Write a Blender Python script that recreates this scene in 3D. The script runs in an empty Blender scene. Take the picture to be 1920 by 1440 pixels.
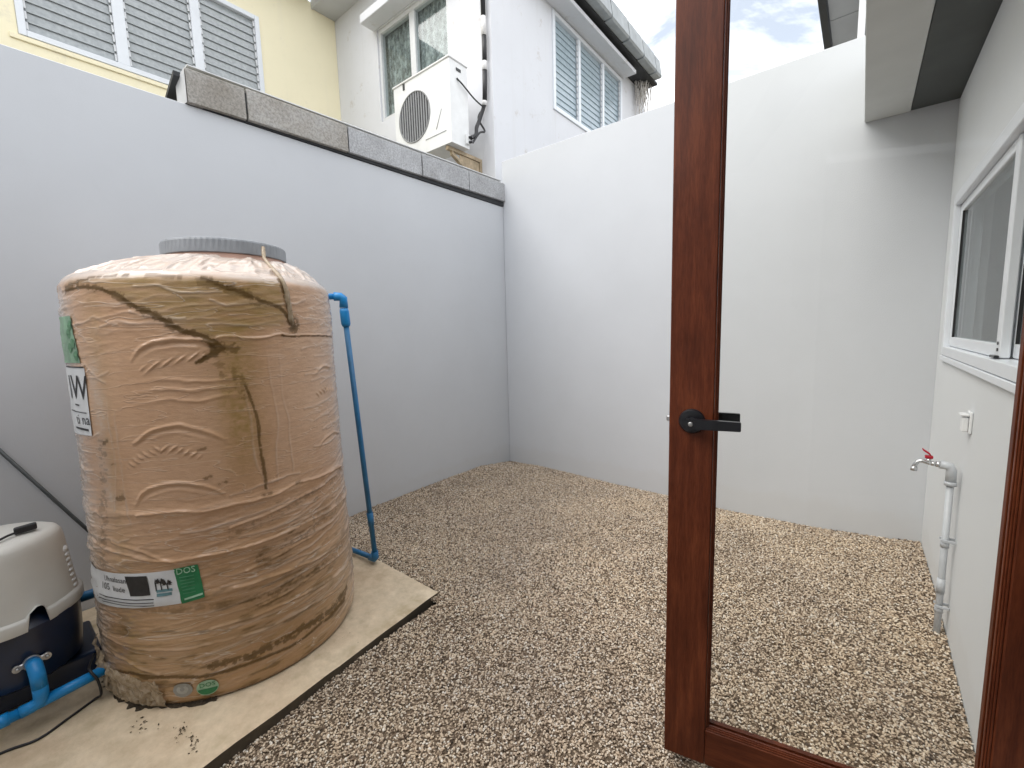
import bpy, bmesh, math, random
import numpy as np
from mathutils import Vector, Matrix

random.seed(7)
rng = np.random.default_rng(11)
scene = bpy.context.scene
COL = scene.collection
R_ = math.radians

# ------------------------------------------------------------------ camera
cam_d = bpy.data.cameras.new('camera')
cam = bpy.data.objects.new('camera', cam_d)
COL.objects.link(cam)
scene.camera = cam
cam_d.sensor_fit = 'HORIZONTAL'
cam_d.sensor_width = 36.0
cam_d.lens = 814.6 / 1920 * 36.0
cam_d.clip_start = 0.02
cam_d.clip_end = 3000
CR = Vector((0.78135, 0.62355, -0.02633)); CU = Vector((-0.05207, 0.10722, 0.99287))
CF = Vector((-0.62220, 0.77420, -0.11600))
CR = (CR - CF * CR.dot(CF) / CF.length_squared).normalized(); CF.normalize(); CU = CR.cross(CF)
m3 = Matrix((CR, CU, -CF)).transposed()
cam.matrix_world = Matrix.Translation((0, 0, 1.45)) @ m3.to_4x4()

# ------------------------------------------------------------------ world, sun, exposure
world = bpy.data.worlds.new('World'); scene.world = world
world.use_nodes = True
wn, wl = world.node_tree.nodes, world.node_tree.links
bg = wn['Background']
SUN_EL, SUN_AZ = R_(52), R_(214)
sky = wn.new('ShaderNodeTexSky'); sky.sky_type = 'NISHITA'; sky.sun_disc = False
sky.sun_elevation = SUN_EL; sky.sun_rotation = SUN_AZ; sky.air_density = 1.0; sky.dust_density = 1.0
tc = wn.new('ShaderNodeTexCoord')
mp = wn.new('ShaderNodeMapping'); mp.inputs['Scale'].default_value = (1, 1, 1.8)
mp.inputs['Location'].default_value = (1.0, 0.1, 0.0)
wl.new(tc.outputs['Generated'], mp.inputs['Vector'])
nz = wn.new('ShaderNodeTexNoise'); nz.inputs['Scale'].default_value = 3.4; nz.inputs['Detail'].default_value = 8
nz.inputs['Roughness'].default_value = 0.58; nz.inputs['Distortion'].default_value = 0.3
wl.new(mp.outputs[0], nz.inputs['Vector'])
cr = wn.new('ShaderNodeValToRGB')
cr.color_ramp.elements[0].position = 0.36; cr.color_ramp.elements[1].position = 0.50
cr.color_ramp.elements[0].color = (0.30, 0.30, 0.30, 1); cr.color_ramp.elements[1].color = (1, 1, 1, 1)
wl.new(nz.outputs['Fac'], cr.inputs['Fac'])
mx = wn.new('ShaderNodeMix'); mx.data_type = 'RGBA'
wl.new(cr.outputs['Color'], mx.inputs[0]); wl.new(sky.outputs[0], mx.inputs[6])
mx.inputs[7].default_value = (10.6, 10.8, 11.1, 1)
wl.new(mx.outputs[2], bg.inputs['Color'])
bg.inputs['Strength'].default_value = 0.10

sun_d = bpy.data.lights.new('sun', 'SUN'); sun_d.energy = 1.35; sun_d.angle = R_(50); sun_d.color = (1.0, 0.96, 0.9)
sun = bpy.data.objects.new('sun', sun_d); COL.objects.link(sun)
# direction matching the sky (azimuth measured from +Y clockwise)
sd = Vector((math.sin(SUN_AZ) * math.cos(SUN_EL), math.cos(SUN_AZ) * math.cos(SUN_EL), math.sin(SUN_EL)))
sun.rotation_euler = sd.to_track_quat('Z', 'Y').to_euler()
sun.location = (0, 0, 20)

scene.view_settings.view_transform = 'Standard'
scene.view_settings.look = 'None'
scene.view_settings.exposure = 0.92
scene.view_settings.gamma = 1.0
scene.view_settings.use_curve_mapping = False

# ------------------------------------------------------------------ key dimensions (metres)
LX, BY, RX = -3.104, 3.783, 0.378          # left wall, back wall, house wall faces
LH, BH = 2.81, 3.275                        # their heights
SOFF = 2.74
DEP = math.radians(12.0)                    # door leaf angle

# ------------------------------------------------------------------ object helpers
def wloc(o):
    v = Vector((0, 0, 0))
    while o is not None:
        v = v + o.location
        o = o.parent
    return v

def thing(name, label, cat, loc=(0, 0, 0), group=None):
    o = bpy.data.objects.new(name, None); COL.objects.link(o)
    o.location = loc; o.empty_display_size = 0.1
    o['label'] = label; o['category'] = cat
    if group: o['group'] = group
    return o

def tag(o, label, cat, group=None):
    o['label'] = label; o['category'] = cat
    if group: o['group'] = group
    return o

def link_mesh(name, me, mat, parent=None, loc=None, smooth=False):
    o = bpy.data.objects.new(name, me); COL.objects.link(o)
    if loc is not None: o.location = loc
    if parent is not None: o.parent = parent
    if mat is not None and len(me.materials) == 0: me.materials.append(mat)
    if smooth:
        me.polygons.foreach_set('use_smooth', [True] * len(me.polygons))
    return o

def fast_mesh(name, V, F):
    V = np.asarray(V, dtype=np.float32); F = np.asarray(F, dtype=np.int32)
    me = bpy.data.meshes.new(name)
    n = F.shape[1]
    me.vertices.add(len(V)); me.vertices.foreach_set('co', V.ravel())
    me.loops.add(F.size); me.loops.foreach_set('vertex_index', F.ravel())
    me.polygons.add(len(F)); me.polygons.foreach_set('loop_start', np.arange(0, F.size, n, dtype=np.int32))
    me.update(calc_edges=True); me.validate()
    return me

class MB:
    """collects shapes given in world space, links them as ONE mesh object"""
    def __init__(s): s.bm = bmesh.new(); s.sm = False
    def box(s, a, b, bev=0.0, fn=None, seg=1):
        a, b = [min(p, q) for p, q in zip(a, b)], [max(p, q) for p, q in zip(a, b)]
        co = [(x, y, z) for x in (a[0], b[0]) for y in (a[1], b[1]) for z in (a[2], b[2])]
        vs = [s.bm.verts.new(c) for c in co]
        fs = [s.bm.faces.new([vs[i] for i in q]) for q in
              ((0, 1, 3, 2), (4, 6, 7, 5), (0, 4, 5, 1), (2, 3, 7, 6), (0, 2, 6, 4), (1, 5, 7, 3))]
        if bev > 0:
            es = list({e for f in fs for e in f.edges})
            r = bmesh.ops.bevel(s.bm, geom=es, offset=bev, segments=seg, affect='EDGES', profile=0.5)
            nv = {v for f in r['faces'] for v in f.verts} | {v for v in vs if v.is_valid}
            vs = list(nv)
        if fn:
            for v in vs: v.co = Vector(fn(v.co))
        return s
    def poly(s, pts):
        s.bm.faces.new([s.bm.verts.new(p) for p in pts]); return s
    def tube(s, path, r, n=10, cap=True):
        path = [Vector(p) for p in path]
        rs = r if isinstance(r, (list, tuple)) else [r] * len(path)
        rings = []
        T0 = (path[1] - path[0]).normalized()
        up = Vector((0, 0, 1)) if abs(T0.z) < 0.9 else Vector((1, 0, 0))
        N = T0.cross(up).normalized()
        for i, p in enumerate(path):
            if i == 0: T = T0
            elif i == len(path) - 1: T = (path[i] - path[i - 1]).normalized()
            else: T = ((path[i + 1] - path[i]).normalized() + (path[i] - path[i - 1]).normalized()).normalized()
            N = (N - T * N.dot(T)).normalized(); B = T.cross(N)
            rings.append([s.bm.verts.new(p + (N * math.cos(2 * math.pi * k / n) + B * math.sin(2 * math.pi * k / n)) * rs[i]) for k in range(n)])
        for A, B in zip(rings, rings[1:]):
            for k in range(n):
                f = s.bm.faces.new((A[k], A[(k + 1) % n], B[(k + 1) % n], B[k])); f.smooth = True
        if cap:
            s.bm.faces.new(rings[0][::-1]); s.bm.faces.new(rings[-1])
        return s
    def lathe(s, prof, c=(0, 0), n=40, cap=True, axis=None, fn=None):
        """prof: list of (r, z) round a vertical axis through c; fn maps the points"""
        rings = []
        for (r, z) in prof:
            ring = []
            for k in range(n):
                a = 2 * math.pi * k / n
                p = (c[0] + r * math.cos(a), c[1] + r * math.sin(a), z)
                ring.append(s.bm.verts.new(fn(p) if fn else p))
            rings.append(ring)
        for A, B in zip(rings, rings[1:]):
            for k in range(n):
                f = s.bm.faces.new((A[k], A[(k + 1) % n], B[(k + 1) % n], B[k])); f.smooth = True
        if cap:
            s.bm.faces.new(rings[0][::-1]); s.bm.faces.new(rings[-1])
        return s
    def build(s, name, mat, parent=None, smooth=None, recalc=True):
        if recalc: bmesh.ops.recalc_face_normals(s.bm, faces=s.bm.faces[:])
        o0 = wloc(parent) if parent is not None else None
        if o0 is not None and o0.length > 0: bmesh.ops.translate(s.bm, verts=s.bm.verts[:], vec=-o0)
        me = bpy.data.meshes.new(name); s.bm.to_mesh(me); s.bm.free()
        o = link_mesh(name, me, mat, parent)
        if smooth:
            me.polygons.foreach_set('use_smooth', [True] * len(me.polygons))
            me.set_sharp_from_angle(angle=R_(smooth))
        return o

def wall_panel(mb, axis, face, back, u0, u1, z0, z1, holes=()):
    """upright slab: axis 'x' -> plane x=face..back, u runs along y; axis 'y' -> plane y, u along x"""
    us = sorted({u0, u1, *[h[0] for h in holes], *[h[1] for h in holes]})
    zs = sorted({z0, z1, *[h[2] for h in holes], *[h[3] for h in holes]})
    P = (lambda u, z, d: (d, u, z)) if axis == 'x' else (lambda u, z, d: (u, d, z))
    solid = {}
    for i in range(len(us) - 1):
        for j in range(len(zs) - 1):
            cu, cz = (us[i] + us[i + 1]) / 2, (zs[j] + zs[j + 1]) / 2
            solid[i, j] = not any(h[0] < cu < h[1] and h[2] < cz < h[3] for h in holes)
    for (i, j), s in solid.items():
        if not s: continue
        a, b, c, d = us[i], us[i + 1], zs[j], zs[j + 1]
        for D in (face, back):
            mb.poly([P(a, c, D), P(b, c, D), P(b, d, D), P(a, d, D)])
        if not solid.get((i - 1, j)): mb.poly([P(a, c, face), P(a, d, face), P(a, d, back), P(a, c, back)])
        if not solid.get((i + 1, j)): mb.poly([P(b, c, face), P(b, d, face), P(b, d, back), P(b, c, back)])
        if not solid.get((i, j - 1)): mb.poly([P(a, c, face), P(b, c, face), P(b, c, back), P(a, c, back)])
        if not solid.get((i, j + 1)): mb.poly([P(a, d, face), P(b, d, face), P(b, d, back), P(a, d, back)])
    bmesh.ops.remove_doubles(mb.bm, verts=mb.bm.verts[:], dist=1e-5)
    return mb

# ------------------------------------------------------------------ materials
def newmat(name):
    m = bpy.data.materials.new(name); m.use_nodes = True
    nt = m.node_tree
    return m, nt, nt.nodes['Principled BSDF']

def noise_chain(nt, scale, detail=4, rough=0.55, vec=None, stretch=None):
    t = nt.nodes.new('ShaderNodeTexNoise')
    t.inputs['Scale'].default_value = scale; t.inputs['Detail'].default_value = detail; t.inputs['Roughness'].default_value = rough
    g = nt.nodes.new('ShaderNodeNewGeometry') if vec is None else None
    src = g.outputs['Position'] if vec is None else vec
    if stretch:
        m = nt.nodes.new('ShaderNodeMapping'); m.inputs['Scale'].default_value = stretch
        nt.links.new(src, m.inputs['Vector']); src = m.outputs[0]
    nt.links.new(src, t.inputs['Vector'])
    return t

def ramp(nt, src, stops):
    r = nt.nodes.new('ShaderNodeValToRGB')
    els = r.color_ramp.elements
    els[0].position, els[0].color = stops[0][0], (*stops[0][1], 1)
    els[1].position, els[1].color = stops[-1][0], (*stops[-1][1], 1)
    for p, c in stops[1:-1]:
        e = els.new(p); e.color = (*c, 1)
    nt.links.new(src, r.inputs['Fac'])
    return r

def bump(nt, bsdf, src, strength, dist=0.01, prev=None):
    b = nt.nodes.new('ShaderNodeBump'); b.inputs['Strength'].default_value = strength; b.inputs['Distance'].default_value = dist
    nt.links.new(src, b.inputs['Height'])
    if prev is not None: nt.links.new(prev.outputs[0], b.inputs['Normal'])
    nt.links.new(b.outputs[0], bsdf.inputs['Normal'])
    return b

def mixc(nt, fac, a, b, mode='MIX'):
    m = nt.nodes.new('ShaderNodeMix'); m.data_type = 'RGBA'; m.blend_type = mode
    for k, v in ((0, fac), (6, a), (7, b)):
        if isinstance(v, (int, float)): m.inputs[k].default_value = v
        elif isinstance(v, tuple): m.inputs[k].default_value = (*v, 1) if len(v) == 3 else v
        else: nt.links.new(v, m.inputs[k])
    return m.outputs[2]

def simple(name, col, rough=0.5, var=0.12, scale=12, bmp=0.0, bscale=80, metal=0.0, coat=0.0, spec=0.5):
    m, nt, b = newmat(name)
    t = noise_chain(nt, scale, 5)
    lo = tuple(c * (1 - var) for c in col); hi = tuple(min(1, c * (1 + var)) for c in col)
    r = ramp(nt, t.outputs['Fac'], [(0.3, lo), (0.7, hi)])
    nt.links.new(r.outputs[0], b.inputs['Base Color'])
    b.inputs['Roughness'].default_value = rough; b.inputs['Metallic'].default_value = metal
    b.inputs['Specular IOR Level'].default_value = spec
    if coat: b.inputs['Coat Weight'].default_value = coat; b.inputs['Coat Roughness'].default_value = 0.12
    if bmp:
        t2 = noise_chain(nt, bscale, 4); bump(nt, b, t2.outputs['Fac'], bmp)
    return m

def paint_wall(name, col, stain=(0.5, 0.47, 0.42), amt=0.25, rough=0.75, chips=0.0):
    """painted render: broad roller mottling, faint grime patches, fine trowel relief"""
    m, nt, b = newmat(name)
    t1 = noise_chain(nt, 1.3, 5, 0.6)
    t2 = noise_chain(nt, 9, 6, 0.65)
    r1 = ramp(nt, t1.outputs['Fac'], [(0.3, tuple(c * 0.95 for c in col)), (0.7, col)])
    r2 = ramp(nt, t2.outputs['Fac'], [(0.58, (0, 0, 0)), (0.86, (amt,) * 3)])
    c = mixc(nt, r2.outputs[0], r1.outputs[0], tuple(a * s for a, s in zip(col, (0.86, 0.86, 0.84))))
    # dried splashes: a low grimy band with ragged outline where gravel dust has been thrown up
    g = nt.nodes.new('ShaderNodeNewGeometry'); sx = nt.nodes.new('ShaderNodeSeparateXYZ'); nt.links.new(g.outputs['Position'], sx.inputs[0])
    t4 = noise_chain(nt, 7, 5, 0.7)
    mr = nt.nodes.new('ShaderNodeMath'); mr.operation = 'MULTIPLY_ADD'; mr.inputs[1].default_value = -0.28
    nt.links.new(t4.outputs['Fac'], mr.inputs[0]); nt.links.new(sx.outputs['Z'], mr.inputs[2])
    sr = ramp(nt, mr.outputs[0], [(0.0, (0.12,) * 3), (0.05, (0.0,) * 3)])
    c = mixc(nt, sr.outputs[0], c, stain)
    if chips:      # flaked and mould-spotted patches, and runs of grime
        t6 = noise_chain(nt, 4.0, 8, 0.72); r6 = ramp(nt, t6.outputs['Fac'], [(0.60, (0, 0, 0)), (0.70, (chips,) * 3)])
        c = mixc(nt, r6.outputs[0], c, (0.50, 0.46, 0.42))
        t7 = noise_chain(nt, 3.0, 5, 0.6, stretch=(2.2, 2.2, 0.12)); r7 = ramp(nt, t7.outputs['Fac'], [(0.56, (0, 0, 0)), (0.78, (chips * .5,) * 3)])
        c = mixc(nt, r7.outputs[0], c, (0.55, 0.53, 0.50))
    nt.links.new(c, b.inputs['Base Color'])
    b.inputs['Roughness'].default_value = rough; b.inputs['Specular IOR Level'].default_value = 0.35
    t3 = noise_chain(nt, 160, 3); t5 = noise_chain(nt, 2.2, 3)
    k = bump(nt, b, t3.outputs['Fac'], 0.12, 0.002); bump(nt, b, t5.outputs['Fac'], 0.25, 0.012, k)
    return m

M = {}
M['wall'] = paint_wall('painted_wall', (0.582, 0.600, 0.626))
M['house'] = paint_wall('house_wall_paint', (0.73, 0.75, 0.765))
M['white_house'] = paint_wall('old_white_paint', (0.72, 0.73, 0.76), amt=0.5, chips=0.7)
M['yellow'] = paint_wall('yellow_paint', (0.93, 0.855, 0.62), amt=0.45, chips=0.25)
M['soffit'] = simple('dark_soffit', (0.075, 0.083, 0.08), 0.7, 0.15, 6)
M['beam'] = simple('beam_paint', (0.62, 0.635, 0.62), 0.7, 0.04, 5, 0.05)
M['upvc'] = simple('white_window_frame', (0.76, 0.79, 0.83), 0.3, 0.03, 8)
M['alu'] = simple('aluminium_frame', (0.68, 0.69, 0.70), 0.4, 0.05, 20)
M['black'] = simple('black_metal', (0.012, 0.012, 0.015), 0.28, 0.1, 30)
M['rubber'] = simple('black_rubber', (0.018, 0.018, 0.02), 0.5, 0.15, 40)
M['steel'] = simple('zinc_steel', (0.5, 0.5, 0.5), 0.35, 0.15, 50, metal=0.9)
M['blue'] = simple('blue_pvc', (0.012, 0.24, 0.58), 0.35, 0.10, 14)
M['blue_dirty'] = simple('blue_pvc_sunned', (0.02, 0.155, 0.34), 0.42, 0.18, 9)
M['navy'] = simple('navy_plastic', (0.003, 0.014, 0.045), 0.3, 0.2, 10, coat=0.2)
M['cream'] = simple('cream_plastic', (0.66, 0.645, 0.60), 0.35, 0.05, 6, 0.02, 300)
M['pvc_grey'] = simple('white_pvc_pipe', (0.52, 0.545, 0.575), 0.35, 0.06, 20)
M['chrome'] = simple('chrome_tap', (0.62, 0.63, 0.64), 0.25, 0.06, 40, metal=0.8)
M['red'] = simple('red_plastic', (0.45, 0.012, 0.03), 0.35, 0.1, 40)
M['ac_white'] = simple('aged_white_casing', (0.76, 0.765, 0.76), 0.45, 0.06, 7, 0.02, 200)
M['ac_dark'] = simple('fan_cavity', (0.035, 0.037, 0.04), 0.6, 0.2, 20)
M['rust'] = simple('rusty_bracket', (0.42, 0.33, 0.22), 0.7, 0.35, 18, 0.2)
M['tape'] = simple('white_tape', (0.68, 0.67, 0.66), 0.5, 0.12, 30)
M['curtain'] = simple('grey_curtain', (0.30, 0.32, 0.335), 0.9, 0.3, 16)
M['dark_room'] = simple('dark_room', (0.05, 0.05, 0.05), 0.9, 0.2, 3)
M['roof_dark'] = simple('dark_roof_sheet', (0.03, 0.032, 0.035), 0.7, 0.2, 6)
M['fascia'] = simple('dark_fascia', (0.022, 0.028, 0.038), 0.45, 0.2, 8)
M['soffit_board'] = simple('soffit_board', (0.55, 0.56, 0.57), 0.7, 0.06, 3, 0.04)
M['root'] = simple('dry_root', (0.66, 0.63, 0.59), 0.85, 0.3, 40)
M['leaf_litter'] = simple('leaf_litter', (0.06, 0.042, 0.02), 0.9, 0.5, 60)
M['white_print'] = simple('sticker_white', (0.66, 0.67, 0.68), 0.4, 0.06, 20)
M['green_print'] = simple('sticker_green', (0.02, 0.19, 0.07), 0.4, 0.15, 40)
M['pale_green'] = simple('sticker_pale_green', (0.33, 0.52, 0.36), 0.4, 0.1, 40)
M['black_print'] = simple('sticker_black', (0.02, 0.018, 0.018), 0.4, 0.3, 60)
M['teal_print'] = simple('sticker_teal', (0.12, 0.25, 0.28), 0.4, 0.15, 40)
M['grey_print'] = simple('sticker_grey', (0.30, 0.30, 0.28), 0.4, 0.12, 40)
M['board'] = simple('leaning_rod', (0.05, 0.055, 0.055), 0.4, 0.2, 10)
M['lid'] = simple('grey_lid', (0.27, 0.285, 0.305), 0.45, 0.10, 14, 0.03)
M['salmon'] = simple('neck_plastic', (0.46, 0.27, 0.20), 0.45, 0.08, 14)
M['rust_stain'] = simple('rust_stain', (0.13, 0.045, 0.03), .9, .4, 30)
M['cork'] = simple('switch_plate', (0.80, 0.81, 0.82), 0.35, 0.03, 20)

def mat_concrete():
    m, nt, b = newmat('slab_concrete')
    t1 = noise_chain(nt, 2.5, 6, 0.65); t2 = noise_chain(nt, 14, 6, 0.7); t3 = noise_chain(nt, 5, 5, 0.6)
    r = ramp(nt, t1.outputs['Fac'], [(0.25, (0.56, 0.41, 0.27)), (0.5, (0.72, 0.585, 0.42)), (0.75, (0.79, 0.68, 0.52))])
    r2 = ramp(nt, t2.outputs['Fac'], [(0.35, (0.75, 0.73, 0.68)), (0.7, (1.05, 1.05, 1.05))])
    c = mixc(nt, 0.8, r.outputs[0], r2.outputs[0], 'MULTIPLY')
    r3 = ramp(nt, t3.outputs['Fac'], [(0.54, (0, 0, 0)), (0.72, (0.65, 0.65, 0.65))])
    c = mixc(nt, r3.outputs[0], c, (0.36, 0.26, 0.13))
    # slab sides: mossy, damp concrete
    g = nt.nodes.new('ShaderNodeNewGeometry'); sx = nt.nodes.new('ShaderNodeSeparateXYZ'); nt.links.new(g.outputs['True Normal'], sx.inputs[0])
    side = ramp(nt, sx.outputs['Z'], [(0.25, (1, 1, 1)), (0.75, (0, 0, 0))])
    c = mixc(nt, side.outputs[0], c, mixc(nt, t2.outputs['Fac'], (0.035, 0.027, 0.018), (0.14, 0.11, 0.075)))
    nt.links.new(c, b.inputs['Base Color']); b.inputs['Roughness'].default_value = 0.85
    t4 = noise_chain(nt, 70, 5, 0.7); k = bump(nt, b, t4.outputs['Fac'], 0.35, 0.004); bump(nt, b, t3.outputs['Fac'], 0.3, 0.01, k)
    return m
M['concrete'] = mat_concrete()

def mat_tile(nm, cols):
    m, nt, b = newmat(nm)
    t1 = noise_chain(nt, 3, 6, 0.7); t2 = noise_chain(nt, 70, 4, 0.75); t3 = noise_chain(nt, 24, 6, 0.75)
    r = ramp(nt, t1.outputs['Fac'], [(0.3, cols[0]), (0.5, cols[1]), (0.7, cols[2])])
    r2 = ramp(nt, t2.outputs['Fac'], [(0.36, (0.62, 0.62, 0.62)), (0.6, (1.12, 1.12, 1.12))])
    c = mixc(nt, 0.9, r.outputs[0], r2.outputs[0], 'MULTIPLY')
    r3 = ramp(nt, t3.outputs['Fac'], [(0.55, (0, 0, 0)), (0.75, (0.55,) * 3)])
    c = mixc(nt, r3.outputs[0], c, (0.17, 0.15, 0.12))
    nt.links.new(c, b.inputs['Base Color']); b.inputs['Roughness'].default_value = 0.85
    bump(nt, b, t2.outputs['Fac'], 0.5, 0.004)
    return m
M['tile'] = mat_tile('coping_tile', [(0.25, 0.225, 0.19), (0.34, 0.32, 0.29), (0.43, 0.42, 0.40)])
M['tile_mid'] = mat_tile('coping_tile_mid', [(0.26, 0.235, 0.20), (0.37, 0.35, 0.32), (0.45, 0.445, 0.43)])
M['tile_grey'] = mat_tile('coping_tile_grey', [(0.31, 0.31, 0.315), (0.42, 0.425, 0.435), (0.50, 0.51, 0.525)])

def mat_roof_tile():
    return simple('grey_roof_tile', (0.36, 0.385, 0.395), 0.6, 0.15, 8, 0.1, 60)
M['rtile'] = mat_roof_tile()

def mat_wood(name, stretch):
    m, nt, b = newmat(name)
    tcn = nt.nodes.new('ShaderNodeTexCoord')
    t1 = noise_chain(nt, 9, 6, 0.65, vec=tcn.outputs['Object'], stretch=stretch)
    t2 = noise_chain(nt, 60, 4, 0.6, vec=tcn.outputs['Object'], stretch=stretch)
    t3 = noise_chain(nt, 3.0, 3, 0.5, vec=tcn.outputs['Object'])
    r = ramp(nt, t1.outputs['Fac'], [(0.28, (0.078, 0.018, 0.007)), (0.5, (0.122, 0.030, 0.012)), (0.72, (0.18, 0.048, 0.019))])
    r2 = ramp(nt, t2.outputs['Fac'], [(0.35, (0.75, 0.73, 0.7)), (0.6, (1.08, 1.08, 1.08))])
    c = mixc(nt, 0.75, r.outputs[0], r2.outputs[0], 'MULTIPLY')
    r3 = ramp(nt, t3.outputs['Fac'], [(0.35, (0.75, 0.72, 0.7)), (0.65, (1.1, 1.08, 1.05))])
    c = mixc(nt, 0.8, c, r3.outputs[0], 'MULTIPLY')
    nt.links.new(c, b.inputs['Base Color']); b.inputs['Roughness'].default_value = 0.42
    b.inputs['Coat Weight'].default_value = 0.12; b.inputs['Coat Roughness'].default_value = 0.15; b.inputs['Specular IOR Level'].default_value = 0.2
    bump(nt, b, t2.outputs['Fac'], 0.15, 0.002)
    return m
M['wood_v'] = mat_wood('mahogany_upright', (5, 5, 0.5))
M['wood_h'] = mat_wood('mahogany_rail', (0.5, 0.5, 5))

def mat_glass(name, tint, refl=1.0):
    m = bpy.data.materials.new(name); m.use_nodes = True; nt = m.node_tree; nt.nodes.clear()
    out = nt.nodes.new('ShaderNodeOutputMaterial'); tr = nt.nodes.new('ShaderNodeBsdfTransparent'); gl = nt.nodes.new('ShaderNodeBsdfGlossy')
    gl.inputs['Roughness'].default_value = 0.015; tr.inputs['Color'].default_value = (*tint, 1)
    fr = nt.nodes.new('ShaderNodeFresnel'); gm = nt.nodes.new('ShaderNodeNewGeometry')
    ir = nt.nodes.new('ShaderNodeMapRange'); ir.inputs['To Min'].default_value = 1.5; ir.inputs['To Max'].default_value = 1 / 1.5
    nt.links.new(gm.outputs['Backfacing'], ir.inputs['Value']); nt.links.new(ir.outputs[0], fr.inputs['IOR'])
    mu = nt.nodes.new('ShaderNodeMath'); mu.operation = 'MULTIPLY'; mu.inputs[1].default_value = refl; nt.links.new(fr.outputs[0], mu.inputs[0])
    mx = nt.nodes.new('ShaderNodeMixShader'); nt.links.new(mu.outputs[0], mx.inputs[0])
    nt.links.new(tr.outputs[0], mx.inputs[1]); nt.links.new(gl.outputs[0], mx.inputs[2]); nt.links.new(mx.outputs[0], out.inputs['Surface'])
    t = noise_chain(nt, 2.0, 2); bp = nt.nodes.new('ShaderNodeBump'); bp.inputs['Strength'].default_value = 0.03; bp.inputs['Distance'].default_value = 0.01
    nt.links.new(t.outputs['Fac'], bp.inputs['Height']); nt.links.new(bp.outputs[0], gl.inputs['Normal'])
    return m
M['door_glass'] = mat_glass('door_glass', (0.995, 0.995, 0.98), 0.3)
M['win_glass'] = mat_glass('window_glass', (0.90, 0.93, 0.93), 0.8)

def mat_louvre():
    m, nt, b = newmat('louvre_glass')
    t = noise_chain(nt, 30, 4); r = ramp(nt, t.outputs['Fac'], [(0.3, (0.31, 0.335, 0.345)), (0.7, (0.43, 0.455, 0.465))])
    nt.links.new(r.outputs[0], b.inputs['Base Color']); b.inputs['Roughness'].default_value = 0.18
    bump(nt, b, t.outputs['Fac'], 0.2, 0.003)
    return m
M['louvre'] = mat_louvre()

def mat_lace():
    m, nt, b = newmat('lace_curtain')
    t = noise_chain(nt, 22, 6, 0.7, stretch=(1, 1, 0.6)); w = noise_chain(nt, 7, 2, 0.5, stretch=(3, 3, 0.2))
    r = ramp(nt, t.outputs['Fac'], [(0.38, (0.16, 0.18, 0.175)), (0.62, (0.55, 0.59, 0.58))])
    r2 = ramp(nt, w.outputs['Fac'], [(0.35, (0.6,) * 3), (0.65, (1.15,) * 3)])
    nt.links.new(mixc(nt, 0.8, r.outputs[0], r2.outputs[0], 'MULTIPLY'), b.inputs['Base Color']); b.inputs['Roughness'].default_value = 0.9
    return m
M['lace'] = mat_lace()

def mat_tank():
    m, nt, b = newmat('wrapped_tank')
    def attr(n):
        a = nt.nodes.new('ShaderNodeAttribute'); a.attribute_name = n; return a.outputs['Fac']
    t1 = noise_chain(nt, 3.0, 5, 0.6); t2 = noise_chain(nt, 26, 5, 0.65, stretch=(1, 1, 3.5)); t3 = noise_chain(nt, 90, 4, 0.7, stretch=(1, 1, 3))
    r = ramp(nt, t1.outputs['Fac'], [(0.3, (0.52, 0.300, 0.165)), (0.7, (0.61, 0.380, 0.230))])
    r2 = ramp(nt, t2.outputs['Fac'], [(0.3, (0.86, 0.84, 0.80)), (0.7, (1.06, 1.06, 1.06))])
    c = mixc(nt, 0.8, r.outputs[0], r2.outputs[0], 'MULTIPLY')
    c = mixc(nt, attr('tint'), c, (0.34, 0.215, 0.070))
    c = mixc(nt, attr('film'), c, (0.60, 0.525, 0.47))
    # crisp creases of the clear film: glints painted into the colour as thin pale lines
    tr_ = noise_chain(nt, 2.6, 3, 0.5, stretch=(1, 1, 7)); tr_.inputs['Distortion'].default_value = 0.35
    ab = nt.nodes.new('ShaderNodeMath'); ab.operation = 'SUBTRACT'; ab.inputs[1].default_value = 0.5; nt.links.new(tr_.outputs['Fac'], ab.inputs[0])
    ab2 = nt.nodes.new('ShaderNodeMath'); ab2.operation = 'ABSOLUTE'; nt.links.new(ab.outputs[0], ab2.inputs[0])
    ln = ramp(nt, ab2.outputs[0], [(0.0, (1, 1, 1)), (0.012, (0, 0, 0))])
    zl = nt.nodes.new('ShaderNodeMath'); zl.operation = 'MULTIPLY'; nt.links.new(ln.outputs[0], zl.inputs[0]); nt.links.new(attr('zone'), zl.inputs[1])
    c = mixc(nt, zl.outputs[0], c, (0.70, 0.60, 0.51))
    c = mixc(nt, attr('dirt'), c, (0.10, 0.052, 0.010))
    nt.links.new(c, b.inputs['Base Color'])
    b.inputs['Roughness'].default_value = 0.42
    b.inputs['Coat Roughness'].default_value = 0.12
    cw = nt.nodes.new('ShaderNodeMapRange'); cw.inputs['To Min'].default_value = 1.0; cw.inputs['To Max'].default_value = 0.1; nt.links.new(attr('dirt'), cw.inputs['Value']); nt.links.new(cw.outputs[0], b.inputs['Coat Weight'])
    b.inputs['Specular IOR Level'].default_value = 0.3
    k = bump(nt, b, t3.outputs['Fac'], 0.20, 0.004); k = bump(nt, b, t2.outputs['Fac'], 0.20, 0.010, k); bump(nt, b, ln.outputs[0], 0.5, 0.003, k)
    return m
M['tank'] = mat_tank()

def mat_film():
    m, nt, b = newmat('loose_film')
    t = noise_chain(nt, 40, 4); r = ramp(nt, t.outputs['Fac'], [(0.3, (0.36, 0.27, 0.16)), (0.7, (0.60, 0.49, 0.36))])
    nt.links.new(r.outputs[0], b.inputs['Base Color']); b.inputs['Roughness'].default_value = 0.2
    b.inputs['Alpha'].default_value = 0.62
    return m
M['film'] = mat_film()

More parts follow.
